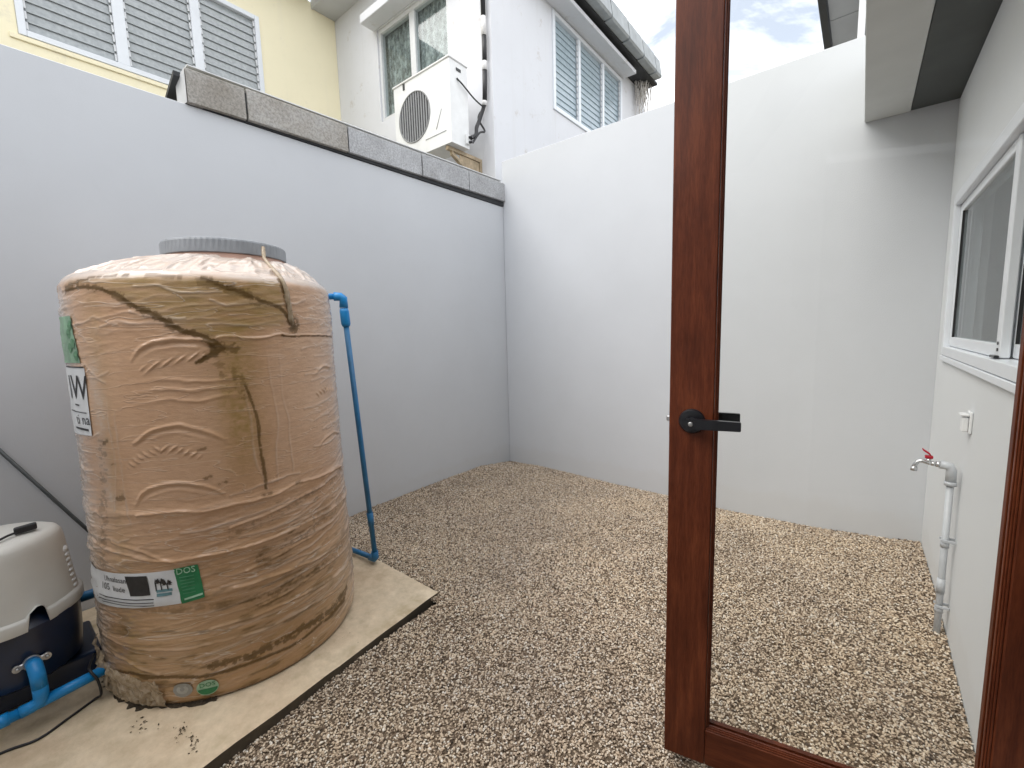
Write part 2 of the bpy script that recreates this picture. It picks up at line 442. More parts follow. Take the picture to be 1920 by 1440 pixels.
def mat_pebble():
    m, nt, b = newmat('pebble')
    oi = nt.nodes.new('ShaderNodeObjectInfo')
    r = ramp(nt, oi.outputs['Random'], [(0.0, (0.065, 0.043, 0.028)), (0.13, (0.17, 0.115, 0.075)), (0.29, (0.46, 0.355, 0.265)),
                                        (0.50, (0.66, 0.53, 0.40)), (0.78, (0.75, 0.63, 0.49)), (0.93, (0.84, 0.765, 0.665)), (1.0, (0.90, 0.86, 0.80))])
    tcn = nt.nodes.new('ShaderNodeTexCoord')
    t = noise_chain(nt, 90, 4, 0.65); r2 = ramp(nt, t.outputs['Fac'], [(0.3, (0.72, 0.70, 0.68)), (0.7, (1.1, 1.1, 1.1))])
    t2 = noise_chain(nt, 1.1, 4, 0.6); r3 = ramp(nt, t2.outputs['Fac'], [(0.33, (0.80, 0.80, 0.81)), (0.66, (1.08, 1.06, 1.0))])
    c = mixc(nt, 0.9, r.outputs[0], r2.outputs[0], 'MULTIPLY'); c = mixc(nt, 1.0, c, r3.outputs[0], 'MULTIPLY')
    nt.links.new(c, b.inputs['Base Color']); b.inputs['Roughness'].default_value = 0.6
    return m
M['pebble'] = mat_pebble()
M['grit'] = simple('gravel_bed', (0.14, 0.10, 0.065), 0.9, 0.4, 90, 0.4, 140)

# ------------------------------------------------------------------ ground and gravel
def vnoise(u, v, seed=0):
    r = np.random.default_rng(seed).random((256, 256))
    iu, iv = np.floor(u).astype(int), np.floor(v).astype(int); fu, fv = u - iu, v - iv
    fu = fu * fu * (3 - 2 * fu); fv = fv * fv * (3 - 2 * fv)
    g = lambda a, b: r[a % 256, b % 256]
    return (g(iu, iv) * (1 - fu) + g(iu + 1, iv) * fu) * (1 - fv) + (g(iu, iv + 1) * (1 - fu) + g(iu + 1, iv + 1) * fu) * fv

def fbm(u, v, seed=0, oct=4):
    s, a, t = 0, 0.5, 0
    for o in range(oct):
        s = s + a * vnoise(u * 2 ** o, v * 2 ** o, seed + o); t += a; a *= 0.5
    return s / t

g = MB(); g.poly([(-400, -400, -0.20), (400, -400, -0.20), (400, 400, -0.20), (-400, 400, -0.20)])
o = g.build('ground', simple('bare_earth', (0.16, 0.14, 0.10), 0.95, 0.3, 2)); o['kind'] = 'structure'

def gravel_z(x, y):
    zl = np.interp(y, [1.4, 1.75, 2.0, 2.7, 3.3, 3.6, 3.78], [0.03, 0.02, 0.045, 0.055, 0.065, 0.02, -0.02])
    zb = np.interp(x, [-3.1, -2.7, -2.2, -1.8, -1.2, -0.8, -0.2, 0.2, 0.38], [-0.02, 0.0, -0.015, -0.03, -0.035, -0.055, -0.045, -0.02, 0.02])
    zr = np.interp(y, [0, 1.9, 2.5, 3.0, 3.4, 3.78], [0, -0.02, 0.01, 0.035, 0.028, 0.01])
    wl_ = np.exp(-np.maximum(x - LX, 0) / 0.35); wb = np.exp(-np.maximum(BY - y, 0) / 0.35); wr = np.exp(-np.maximum(RX - x, 0) / 0.30)
    base = 0.045 * (fbm(x * 1.6 + 20, y * 1.6 + 20, 3, 3) - 0.5) * 2
    ws = wl_ + wb + wr
    z = (base * np.maximum(1 - ws, 0) + zl * wl_ + zb * wb + zr * wr) / np.maximum(np.maximum(1 - ws, 0) + ws, 1e-6)
    # heaped against the right end of the slab, scraped low along its front
    es = np.exp(-np.maximum(y - 1.46, 0) / 0.22) * np.clip((-1.55 - x) / 0.25, 0, 1) * np.clip((y - 1.3) / .1, 0, 1)
    z = z * (1 - es) + es * 0.064
    dx = np.maximum(x + 1.62, 0); fr = np.exp(-dx / 0.30) * np.clip((1.75 - y) / 0.3, 0, 1)
    z = z * (1 - fr) + fr * np.interp(y, [0.0, 0.35, 0.8, 1.45], [0.012, 0.018, 0.032, 0.056])
    return z + 0.004 * (fbm(x * 9, y * 9, 9, 2) - 0.5)

nx, ny = 110, 160
X, Y = np.meshgrid(np.linspace(LX + 0.004, RX - 0.004, nx), np.linspace(-0.895, BY - 0.004, ny))
Zg = gravel_z(X, Y)
V = np.stack([X, Y, Zg], -1).reshape(-1, 3)
idx = np.arange(nx * ny).reshape(ny, nx)
F = np.stack([idx[:-1, :-1], idx[:-1, 1:], idx[1:, 1:], idx[1:, :-1]], -1).reshape(-1, 4)
cx, cy = V[F].mean(1)[:, 0], V[F].mean(1)[:, 1]
F = F[~((cx < -1.68) & (cy < 1.40))]               # no stones under the slab
gravel = link_mesh('gravel', fast_mesh('gravel', V, F), M['grit'], smooth=True)
gravel['kind'] = 'stuff'

def gravel_nodes():
    nt = bpy.data.node_groups.new('gravel_stones', 'GeometryNodeTree')
    nt.interface.new_socket('Geometry', in_out='INPUT', socket_type='NodeSocketGeometry')
    nt.interface.new_socket('Geometry', in_out='OUTPUT', socket_type='NodeSocketGeometry')
    N, L = nt.nodes, nt.links
    gi, go = N.new('NodeGroupInput'), N.new('NodeGroupOutput')
    dp = N.new('GeometryNodeDistributePointsOnFaces'); dp.inputs['Density'].default_value = 36000; dp.inputs['Seed'].default_value = 4
    L.new(gi.outputs[0], dp.inputs['Mesh'])
    def rnd(kind, lo, hi, seed):
        r = N.new('FunctionNodeRandomValue'); r.data_type = kind
        ins = [i for i in r.inputs if i.enabled]
        ins[0].default_value = lo; ins[1].default_value = hi
        [i for i in r.inputs if i.name == 'Seed'][0].default_value = seed
        return [q for q in r.outputs if q.enabled][0]
    sp = N.new('GeometryNodeSetPosition'); L.new(dp.outputs['Points'], sp.inputs['Geometry'])
    L.new(rnd('FLOAT_VECTOR', (0, 0, -0.007), (0, 0, 0.007), 21), sp.inputs['Offset'])
    gi2 = N.new('GeometryNodeGeometryToInstance')
    for k in range(6):
        ico = N.new('GeometryNodeMeshIcoSphere'); ico.inputs['Radius'].default_value = 1.0; ico.inputs['Subdivisions'].default_value = 2
        pos = N.new('GeometryNodeInputPosition')
        add = N.new('ShaderNodeVectorMath'); add.operation = 'ADD'; add.inputs[1].default_value = (k * 7.3, k * 3.1, k * 1.7); L.new(pos.outputs[0], add.inputs[0])
        nz = N.new('ShaderNodeTexNoise'); nz.inputs['Scale'].default_value = 0.95; nz.inputs['Detail'].default_value = 1.5; L.new(add.outputs[0], nz.inputs['Vector'])
        mr = N.new('ShaderNodeMapRange'); mr.inputs['From Min'].default_value = 0.3; mr.inputs['From Max'].default_value = 0.7; mr.inputs['To Min'].default_value = 0.62; mr.inputs['To Max'].default_value = 1.28
        mr.clamp = False; L.new(nz.outputs[0], mr.inputs['Value'])
        sc = N.new('ShaderNodeVectorMath'); sc.operation = 'SCALE'; L.new(pos.outputs[0], sc.inputs[0]); L.new(mr.outputs[0], sc.inputs['Scale'])
        st = N.new('GeometryNodeSetPosition'); L.new(ico.outputs['Mesh'], st.inputs['Geometry']); L.new(sc.outputs[0], st.inputs['Position'])
        L.new(st.outputs[0], gi2.inputs[0])
    sh = N.new('GeometryNodeSetMaterial'); sh.inputs['Material'].default_value = M['pebble']; L.new(gi2.outputs[0], sh.inputs['Geometry'])
    ss = N.new('GeometryNodeSetShadeSmooth'); L.new(sh.outputs[0], ss.inputs['Geometry'])
    ip = N.new('GeometryNodeInstanceOnPoints'); ip.inputs['Pick Instance'].default_value = True
    L.new(sp.outputs[0], ip.inputs['Points']); L.new(ss.outputs[0], ip.inputs['Instance'])
    L.new(rnd('FLOAT_VECTOR', (-0.5, -0.5, 0), (0.5, 0.5, 6.283), 5), ip.inputs['Rotation'])
    vs = N.new('ShaderNodeVectorMath'); vs.operation = 'MULTIPLY'
    L.new(rnd('FLOAT_VECTOR', (0.0031, 0.0024, 0.0019), (0.0060, 0.0045, 0.0033), 8), vs.inputs[0])
    L.new(rnd('FLOAT', 0.75, 1.25, 13), vs.inputs[1]); L.new(vs.outputs[0], ip.inputs['Scale'])
    jn = N.new('GeometryNodeJoinGeometry'); L.new(gi.outputs[0], jn.inputs[0]); L.new(ip.outputs[0], jn.inputs[0])
    L.new(jn.outputs[0], go.inputs[0])
    return nt
md = gravel.modifiers.new('stones', 'NODES'); md.node_group = gravel_nodes()

# concrete slab under the tank
SL = [(LX + 0.003, -0.895), (-1.53, -0.895), (-1.603, 0.333), (-1.716, 1.451), (LX + 0.003, 1.475)]
sb = MB()
def densify(pl, step=0.05):
    out = []
    for k in range(len(pl)):
        p, q = np.array(pl[k]), np.array(pl[(k + 1) % len(pl)]); n = max(1, int(np.hypot(*(q - p)) / step)) if k in (1, 2) else 1
        for i in range(n):
            c = p + (q - p) * i / n; j = 0.005 * (float(vnoise(np.array(c[1] * 14.0), np.array(3.3), 17)) - .5) * (1 if i else .3)
            out.append((c[0] + j * 1.6, c[1] + j * .3))
    return out
SL = densify(SL)
top = [sb.bm.verts.new((x, y, 0.07)) for x, y in SL]
botv = [sb.bm.verts.new((x, y, -0.19)) for x, y in SL]
sb.bm.faces.new(top)
nS = len(SL)
for i in range(nS): sb.bm.faces.new((top[i], top[(i + 1) % nS], botv[(i + 1) % nS], botv[i]))
es = [e for e in sb.bm.edges if all(v.co.z > 0.05 for v in e.verts)]
bmesh.ops.bevel(sb.bm, geom=es, offset=0.006, segments=2, affect='EDGES', profile=0.5)
o = sb.build('concrete_slab', M['concrete']); o['kind'] = 'structure'

# ------------------------------------------------------------------ yard walls
mb = MB(); mb.box((LX - 0.12, -1.62, -0.19), (LX, BY + 0.12, LH), 0.004)
tag(mb.build('boundary_wall', M['wall']), 'light grey plastered wall behind the water tank, topped by grey tiles', 'wall')
mb = MB(); mb.box((LX + 0.002, BY, -0.19), (1.9, BY + 0.12, BH), 0.004)
tag(mb.build('boundary_wall', M['wall']), 'tall pale wall at the far end of the gravel yard, seen behind the door stile', 'wall')
# grey concrete coping tiles on the left wall with the lean-to roof behind
cp = thing('wall_coping', 'row of speckled grey concrete coping tiles along the top of the left wall', 'coping', (LX, 2.4, LH))
joints = [0.935, 1.252, 1.945, 2.650, 3.235, 3.80]
def tile_prof(y0, y1, z0, dz, j):
    t = MB()
    zb = z0 + 0.012; zt = z0 + 0.20
    fx = LX + 0.030 + j
    prof = [(fx - 0.004, zb), (fx + 0.004, zb + 0.004), (fx + 0.002, zt - 0.006), (fx - 0.006, zt), (fx - 0.16, zt - 0.055), (fx - 0.16, zt - 0.075), (fx - 0.03, zt - 0.030), (fx - 0.028, zb)]
    A = [t.bm.verts.new((x, y0, z)) for x, z in prof]; B = [t.bm.verts.new((x, y1, z + dz)) for x, z in prof]
    n = len(prof)
    for k in range(n): t.bm.faces.new((A[k], A[(k + 1) % n], B[(k + 1) % n], B[k]))
    t.bm.faces.new(A[::-1]); t.bm.faces.new(B)
    return t
for k in range(5):
    z0 = LH - 0.012 + 0.010 * k; j = [0, 0.004, 0.001, 0.005, 0.002][k]
    tile_prof(joints[k] + 0.006, joints[k + 1] - 0.006, z0, 0.008, j).build('coping_tile', M['tile'] if k < 1 else (M['tile_mid'] if k == 1 else M['tile_grey']), cp)
t = MB(); t.box((LX - 0.05, 0.95, LH + 0.002), (LX + 0.012, 3.79, LH + 0.055)); t.build('shadow_gap_strip', M['roof_dark'], cp)  # near-black strip painting in the shadow gap below the tiles
for k in range(1, 5):
    t = MB(); y = joints[k]; t.box((LX - 0.03, y - 0.007, LH + 0.05), (LX + 0.024, y + 0.007, LH + 0.17)); t.build('joint_filler', M['roof_dark'], cp)
t = MB(); t.box((LX - 0.12, 0.96, LH + 0.212), (LX + 0.012, 3.76, LH + 0.218))
for v in t.bm.verts: v.co.z += (v.co.y - 0.95) * 0.017
t.build('flashing', M['alu'], cp)
t = MB()     # end cap and the falling roof sheet seen from its open end
t.poly([(LX + 0.028, 0.936, LH + 0.0), (LX + 0.030, 0.936, LH + 0.185), (LX - 0.10, 0.925, LH + 0.14), (LX - 0.10, 0.925, LH + 0.005)])
t.build('end_cap', simple('cap_mortar', (0.45, 0.455, 0.46), 0.8, 0.08, 10), cp)
t = MB(); t.box((-0.62, 0.90, -0.012), (0.0, 3.72, 0.012), fn=lambda c: (LX - 0.03 + c[0], c[1], LH + 0.165 + c[0] * 0.42 + c[2]))
t.build('roof_sheet', M['roof_dark'], cp)

# ------------------------------------------------------------------ our house on the right: wall, beam, soffit, window, doorway
hs = thing('house', 'pale rendered house wall on the right with sliding window, tap pipe and deep eave', 'house', (RX, 1.5, 0))
WY0, WY1, WZ0, WZ1 = 1.66, 3.505, 1.262, 2.130
DY0, DY1, DZ1 = -0.25, 1.52, 2.66
w = MB(); wall_panel(w, 'x', RX, RX + 0.14, -1.62, BY - 0.002, -0.19, SOFF - 0.003, [(WY0, WY1, WZ0, WZ1), (DY0, DY1, -0.0, DZ1)])
w.build('wall', M['house'], hs)
w = MB(); w.box((-0.055, -1.49, SOFF), (0.165, BY - 0.003, SOFF + 0.20), 0.003); w.build('beam', M['beam'], hs)
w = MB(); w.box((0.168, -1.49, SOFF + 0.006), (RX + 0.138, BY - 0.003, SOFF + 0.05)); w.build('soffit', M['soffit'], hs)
w = MB(); w.box((-0.03, -1.49, SOFF + 0.203), (3.9, BY - 0.003, SOFF + 0.36)); w.build('roof_slab', M['beam'], hs)
w = MB(); w.box((LX + 0.003, -1.02, -0.19), (RX - 0.002, -0.90, 2.55)); w.build('added_shade_wall', M['house'], hs)  # added plain wall behind the camera, out of view, to shape the light
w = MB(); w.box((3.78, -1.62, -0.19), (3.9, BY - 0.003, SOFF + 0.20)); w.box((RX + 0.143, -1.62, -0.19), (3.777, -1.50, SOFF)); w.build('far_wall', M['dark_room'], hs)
w = MB(); w.box((RX + 0.143, -1.49, -0.19), (3.777, BY - 0.003, 0.0)); w.build('floor', simple('tile_floor', (0.35, 0.32, 0.28), 0.3, 0.08, 3), hs)
w = MB(); w.box((RX + 0.143, -1.49, SOFF + 0.06), (3.777, BY - 0.003, SOFF + 0.09)); w.build('ceiling', M['house'], hs)

# sliding window: frame, two sashes with panes, mullion
wi = MB()
f = 0.050
x0, x1 = RX - 0.014, RX + 0.10
wi.box((x0, WY1 - 0.002, WZ0), (x1, WY1 - f, WZ1), 0.003); wi.box((x0, WY0 + 0.002, WZ0), (x1, WY0 + f, WZ1), 0.003)
wi.box((x0, WY0 + f + 0.001, WZ1 - 0.002), (x1, WY1 - f - 0.001, WZ1 - f), 0.003); wi.box((x0, WY0 + f + 0.001, WZ0 + 0.002), (x1, WY1 - f - 0.001, WZ0 + f), 0.003)
win = wi.build('window', M['upvc'], hs)
t = MB(); t.box((RX - 0.017, WY0 - 0.03, WZ0 - 0.030), (RX - 0.001, WY1 + 0.012, WZ0 - 0.001), 0.003); t.box((RX - 0.010, WY0 - 0.03, WZ1 + 0.001), (RX - 0.001, WY1 + 0.008, WZ1 + 0.014), 0.002)
t.build('sill', M['upvc'], win)
def sash(ya, yb, xo):
    s = MB(); fw = 0.058
    z0, z1 = WZ0 + f + 0.003, WZ1 - f - 0.003
    a, b = xo, xo + 0.028
    s.box((a, ya, z0), (b, ya + fw, z1), 0.003); s.box((a, yb - fw, z0), (b, yb, z1), 0.003)
    s.box((a, ya + fw + 0.001, z0), (b, yb - fw - 0.001, z0 + 0.05), 0.003); s.box((a, ya + fw + 0.001, z1 - 0.042), (b, yb - fw - 0.001, z1), 0.003)
    s.build('sash', M['upvc'], win)
    g_ = MB(); g_.box((a + 0.011, ya + fw - 0.004, z0 + 0.046), (a + 0.017, yb - fw + 0.004, z1 - 0.038)); g_.build('pane', M['win_glass'], win)
    for (p0, p1, q0, q1) in ((ya + fw, ya + fw + 0.006, z0 + .05, z1 - .042), (yb - fw - 0.006, yb - fw, z0 + .05, z1 - .042)):
        k = MB(); k.box((a + 0.001, p0, q0), (a + 0.0105, p1, q1)); k.build('gasket', M['rubber'], win)
sash(2.30, WY1 - f - 0.003, RX + 0.010)
sash(WY0 + f + 0.003, 2.36, RX + 0.045)
t = MB()
for zz in (1.345, 1.368): t.lathe([(0.006, 0), (0.006, 0.003)], n=10, fn=lambda p, zz=zz: (RX + 0.010 - p[2], 2.326 + p[0], zz + p[1]))
t.box((RX - 0.004, 2.29, 1.315), (RX + 0.009, 2.365, 1.325), 0.002)
t.build('latch', M['black'], win)
t = MB(); t.box((RX + 0.30, WY0 - 0.1, WZ0 - 0.3), (RX + 0.31, WY1 - 0.45, WZ1 + 0.1)); t.build('curtain', M['curtain'], hs)

# small white switch box on the wall
sw = thing('switch_box', 'small white weatherproof switch box on the wall between window and tap', 'switch', (RX, 2.585, 1.0))
t = MB(); t.box((RX - 0.010, 2.552, 0.985), (RX - 0.001, 2.618, 1.075), 0.003, seg=2); t.build('back_plate', M['cork'], sw)
t = MB(); t.box((RX - 0.030, 2.562, 0.990), (RX - 0.0105, 2.608, 1.050), 0.005, seg=2); t.build('cover', M['cork'], sw)
t = MB(); t.box((RX - 0.038, 2.556, 1.057), (RX - 0.0105, 2.614, 1.066), 0.003); t.build('lid', M['cork'], sw)

# garden tap on its pipe
tp = thing('garden_tap', 'garden tap with red lever on a white pipe clipped to the house wall', 'tap', (RX - 0.034, 2.668, -0.05))
tx, ty = RX - 0.034, 2.668
EZ = 0.815
t = MB(); t.tube([(tx, ty, -0.14), (tx, ty, EZ - .07)], 0.0125, 14); t.build('pipe', M['pvc_grey'], tp)
t = MB(); t.tube([(tx, ty, EZ - .075), (tx, ty, EZ - .022), (tx - 0.007, ty, EZ - .004), (tx - 0.038, ty, EZ)], 0.0185, 14); t.build('elbow', M['pvc_grey'], tp)
t = MB(); t.tube([(tx, ty, EZ - .090), (tx, ty, EZ - .072)], 0.0215, 14); t.build('collar', M['pvc_grey'], tp)
for zz, rr, hh in ((0.45, 0.0155, 0.026), (0.135, 0.0155, 0.026), (0.25, 0.0145, 0.07)):
    t = MB(); t.tube([(tx, ty, zz - hh / 2), (tx, ty, zz + hh / 2)], rr, 14); t.build('coupling', M['pvc_grey'], tp)
for zz in (0.47, 0.155):
    for q in (-1, 1):
        t = MB(); t.box((tx - 0.017, ty + q * 0.022, zz - 0.006), (RX - 0.001, ty + q * 0.0172, zz + 0.006), 0.001); t.build('clip', M['pvc_grey'], tp)
t = MB()
sx_ = lambda d, z: (tx - d, ty, EZ + z)
t.tube([sx_(.034, 0), sx_(.052, 0)], 0.0135, 8); t.tube([sx_(.05, 0), sx_(.068, 0)], 0.010, 10)
t.tube([sx_(.05, 0), sx_(.075, .002), sx_(.098, .008), sx_(.112, .002), sx_(.120, -.014), sx_(.122, -.026)], [0.008, 0.010, 0.009, 0.009, 0.0095, 0.010], 12)
t.tube([sx_(.122, -.024), sx_(.123, -.042)], 0.0125, 12); t.tube([sx_(.076, 0), sx_(.076, .022)], 0.009, 10)
t.build('spout', M['chrome'], tp)
t = MB()
t.box((tx - 0.090, ty - 0.011, EZ + .022), (tx - 0.062, ty + 0.011, EZ + .036), 0.004, seg=2)
t.box((-0.040, -0.010, -0.006), (0.0, 0.010, 0.006), 0.004, fn=lambda c: (tx - 0.070 + c[0] * 0.75 - c[2] * 0.3, ty + c[1], EZ + .040 - c[0] * 0.55 + c[2]), seg=2)
t.build('lever', M['red'], tp)

# ------------------------------------------------------------------ glazed door leaf standing open
D0 = Vector((-0.442, 1.307, 0.06)); DT = Vector((math.cos(DEP), math.sin(DEP), 0)); DN = Vector((-math.sin(DEP), math.cos(DEP), 0))
DW, DHH, DTH = 0.885, 2.58, 0.042
def dl(c):
    return D0 + DT * c[0] + DN * c[1] + Vector((0, 0, 1)) * c[2]
door = thing('glass_door', 'dark mahogany framed glass door standing open with a black lever handle', 'door', D0)
ST, RB, RT = 0.122, 0.122, 0.13
def dbox(mb_, a, b, bev=0.0, seg=1): mb_.box(a, b, bev, fn=lambda c: dl(c), seg=seg)
for nm, a, b in (('lock', 0, ST), ('hinge', DW - ST, DW)):
    t = MB(); dbox(t, (a, 0, 0), (b, DTH, DHH), 0.003, 2); t.build('stile', M['wood_v'], door)
t = MB(); dbox(t, (ST + 0.0005, 0.0005, 0), (DW - ST - 0.0005, DTH - 0.0005, RB), 0.002); t.build('rail', M['wood_h'], door)
t = MB(); dbox(t, (ST + 0.0005, 0.0005, DHH - RT), (DW - ST - 0.0005, DTH - 0.0005, DHH), 0.002); t.build('rail', M['wood_h'], door)
def bead(a, b, mat):           # stepped glazing bead in three fillets
    t = MB()
    (s0, z0), (s1, z1) = a, b
    horiz = abs(s1 - s0) > abs(z1 - z0)
    sg = 1 if (horiz and z0 < 1) or (not horiz and s0 < 0.4) else -1
    for k, (w0, w1, d0, d1) in enumerate(((0.0, 0.004, 0.003, 0.017), (0.0045, 0.008, 0.0065, 0.017), (0.0085, 0.011, 0.010, 0.017))):
        if horiz: dbox(t, (s0, d0, z0 + sg * w0), (s1, d1, z0 + sg * w1), 0.0008)
        else: dbox(t, (s0 + sg * w0, d0, z0), (s0 + sg * w1, d1, z1), 0.0008)
    if horiz: dbox(t, (s0, 0.0255, z0), (s1, 0.040, z0 + sg * 0.011), 0.001)
    else: dbox(t, (s0, 0.0255, z0), (s0 + sg * 0.011, 0.040, z1), 0.001)
    return t.build('glazing_bead', mat, door)
bead((ST + 0.001, RB + 0.012), (ST + 0.001, DHH - RT - 0.012), M['wood_v']); bead((DW - ST - 0.001, RB + 0.012), (DW - ST - 0.001, DHH - RT - 0.012), M['wood_v'])
bead((ST + 0.001, RB + 0.001), (DW - ST - 0.001, RB + 0.001), M['wood_h']); bead((ST + 0.001, DHH - RT - 0.001), (DW - ST - 0.001, DHH - RT - 0.001), M['wood_h'])
t = MB(); dbox(t, (ST + 0.0005, 0.018, RB + 0.0005), (DW - ST - 0.0005, 0.0245, DHH - RT - 0.0005)); t.build('pane', M['door_glass'], door)
HZ = 1.118
for sgn in (-1, 1):
    y0 = 0.0 if sgn < 0 else DTH
    t = MB()
    t.lathe([(0.034, 0.0005), (0.0365, 0.003), (0.0365, 0.007), (0.033, 0.012), (0.020, 0.0135)], n=36, fn=lambda p: dl((0.064 + p[0], y0 + sgn * p[2], HZ + p[1])))
    hn = t.build('handle_rose', M['black'], door, smooth=40)
    t = MB()
    t.lathe([(0.0125, 0.012), (0.0125, 0.045)], n=20, fn=lambda p: dl((0.064 + p[0], y0 + sgn * p[2], HZ + p[1])))
    def lev(c):
        s = c[0]; return dl((0.050 + s, y0 + sgn * (0.047 + 0.012 * c[1]), HZ + c[2] * (1.0 - 0.12 * s / 0.14)))
    t.box((0.0, -0.55, -0.0150), (0.142, 0.55, 0.0150), 0.0035, fn=lev, seg=2)
    t.build('lever', M['black'], hn, smooth=40)
    t = MB(); t.lathe([(0.007, 0.054), (0.006, 0.0555), (0.003, 0.0555)], n=16, fn=lambda p: dl((0.064 + p[0], y0 + sgn * p[2], HZ + p[1])))
    t.build('keyhole', M['steel'], hn)
t = MB(); dbox(t, (-0.010, 0.014, HZ - 0.008), (0.002, 0.028, HZ + 0.008), 0.002); t.build('latch_bolt', M['steel'], door)
t = MB(); dbox(t, (-0.0012, 0.008, HZ - 0.05), (0.0, 0.034, HZ + 0.05)); t.build('strike_plate', M['steel'], door)
for zz in (0.25, 1.25, 2.3):
    t = MB(); t.tube([dl((DW + 0.006, 0.006, zz - 0.045)), dl((DW + 0.006, 0.006, zz + 0.045))], 0.006, 10); t.build('hinge', M['steel'], door)

# ------------------------------------------------------------------ water tank in stretch film
TC = np.array([-2.31, 0.72]); SLAB = 0.07
LIDC = TC + np.array([0.021, 0.069])
tank = thing('water_tank', 'large tan plastic water tank still wrapped in dirty stretch film', 'water tank', (TC[0], TC[1], SLAB))
th0 = -17.3
dense = np.linspace(th0 - 108, th0 + 108, 641); sparse = np.linspace(th0 + 108, th0 + 252, 90)[1:-1]
TH = np.concatenate([dense, sparse])
zbody = np.linspace(SLAB + 0.004, 1.655, 440)
def r_body(z): return np.interp(z, [0.07, 0.085, 0.11, 0.30, 0.60, 0.95, 1.30, 1.60, 1.655], [0.492, 0.499, 0.502, 0.505, 0.499, 0.495, 0.4905, 0.4865, 0.484])
rows = [(z, float(r_body(z)), 0.0) for z in zbody]
for k in range(1, 10):
    a = k / 9 * math.pi / 2
    rows.append((1.655 + 0.052 * math.sin(a), 0.484 - 0.050 * (1 - math.cos(a)), 0.02 * k / 9))
for k in range(1, 26):
    q = k / 25
    rows.append((1.707 + 0.083 * (1 - (1 - q) ** 1.6), 0.434 - (0.434 - 0.255) * q, 0.02 + 0.98 * q))
RZ = np.array([r[0] for r in rows]); RR = np.array([r[1] for r in rows]); RW = np.array([r[2] for r in rows])
# chart coordinates: S = arc length, Q = height coordinate that keeps running over the dome
arc = np.concatenate([[0], np.cumsum(np.hypot(np.diff(RZ), np.diff(RR)))]) + RZ[0]
T2, Q2 = np.meshgrid(TH, arc); S2 = np.radians(T2) * 0.492
WS = 0.030 * (fbm(S2 * 8 + 30, Q2 * 8 + 30, 40, 4) - 0.5); WQ = 0.030 * (fbm(S2 * 8 + 90, Q2 * 8 + 90, 44, 4) - 0.5)
SW_, QW_ = S2 + WS, Q2 + WQ
def seg_dist(pts, closed=False):
    """distance of every chart point to a polyline given as (theta, z)"""
    p = np.array([[math.radians(t_) * 0.492, z_] for t_, z_ in pts]); best = np.full(S2.shape, 9.0)
    for a_, b_ in zip(p, p[1:]):
        d = b_ - a_; L2 = d @ d + 1e-12
        u = np.clip(((SW_ - a_[0]) * d[0] + (QW_ - a_[1]) * d[1]) / L2, 0, 1)
        best = np.minimum(best, np.hypot(SW_ - a_[0] - u * d[0], QW_ - a_[1] - u * d[1]))
    return best
wob = (fbm(S2 * 9 + 30, Q2 * 9 + 30, 40, 3) - 0.5)
fine = np.clip((fbm(S2 * 75 + 50, Q2 * 95 + 50, 50, 4) - .5) * 1.5 + .5, 0, 1)
streak = fbm(S2 * 14 + 70, Q2 * 55 + 70, 60, 4)
disp = np.zeros_like(S2)
bodym = np.clip((1.66 - Q2) / 0.05, 0, 1)
# horizontal film wrinkles, ridged noise, strongest near shoulder and lower half
rid = 1 - np.abs(2 * fbm(S2 * 5.0 + 10, (Q2 - 0.12 * S2) * 34 + 10, 21, 3) - 1)
zone = 0.16 + 0.5 * np.exp(-((Q2 - 1.55) / 0.14) ** 2) + 0.55 * np.clip((0.95 - Q2) / 0.2, 0, 1) + 0.8 * np.clip((S2 - 0.28) / 0.2, 0, 1) + 0.8 * np.clip((-0.62 - S2) / 0.1, 0, 1)
zone = zone - 0.28 * np.exp(-((S2 + 0.28) / 0.22) ** 2) * np.exp(-((Q2 - 1.17) / 0.22) ** 4)
disp += 0.0030 * (rid ** 6) * zone
rid2 = 1 - np.abs(2 * fbm(S2 * 12 + 5, Q2 * 60 + 5, 25, 3) - 1)
disp += 0.0020 * rid2 ** 5 * zone
# moulded hoops under the film
for zc in (0.18, 0.335, 0.50, 0.655, 0.835):
    disp += 0.0045 * np.exp(-((Q2 - zc) / 0.016) ** 2) * bodym
def ridge(pts, h, w, amp=0.006):
    d = seg_dist(pts)
    return h * np.exp(-(d / w) ** 2)
FILM_LINES = [[(-52.9, .837), (-38.5, .837), (-24.9, .83), (-8.8, .825), (11, .845), (53.5, .82)],
 [(-83.4, .709), (-60.8, .687), (-44.7, .66), (-26.8, .648), (-10.4, .654), (9.2, .67), (55.9, .66)],
 [(-20.2, .513), (-7.5, .504), (7.5, .50), (46.9, .475)], [(-83.1, .335), (-68, .316), (-49.3, .314), (-26.3, .307), (-4.8, .296), (18, .292), (60.8, .25)],
 [(-81.1, .273), (-66, .253), (-51.9, .212)], [(-67.4, .729), (-53.1, .699), (-39.7, .649)], [(-20, .74), (5, .78), (40, .80)], [(-15, .56), (12, .60), (50, .62)],
 [(-10, .40), (15, .43), (55, .42)], [(-30, .36), (0, .37), (45, .34)], [(8.3, 1.472), (21.6, 1.464), (50.6, 1.455)], [(-17, 1.46), (-2, 1.462), (9, 1.47)]]
r0 = np.random.default_rng(33)
SLANT = []
for k in range(26):
    z_ = 0.12 + 0.80 * r0.random(); t_ = r0.uniform(-38, 12); L_ = r0.uniform(22, 60); up = r0.uniform(0.0, 0.055)
    SLANT.append([(t_ + L_ * q, z_ + up * q + 0.012 * math.sin(q * 3 + k)) for q in np.linspace(0, 1, 5)])
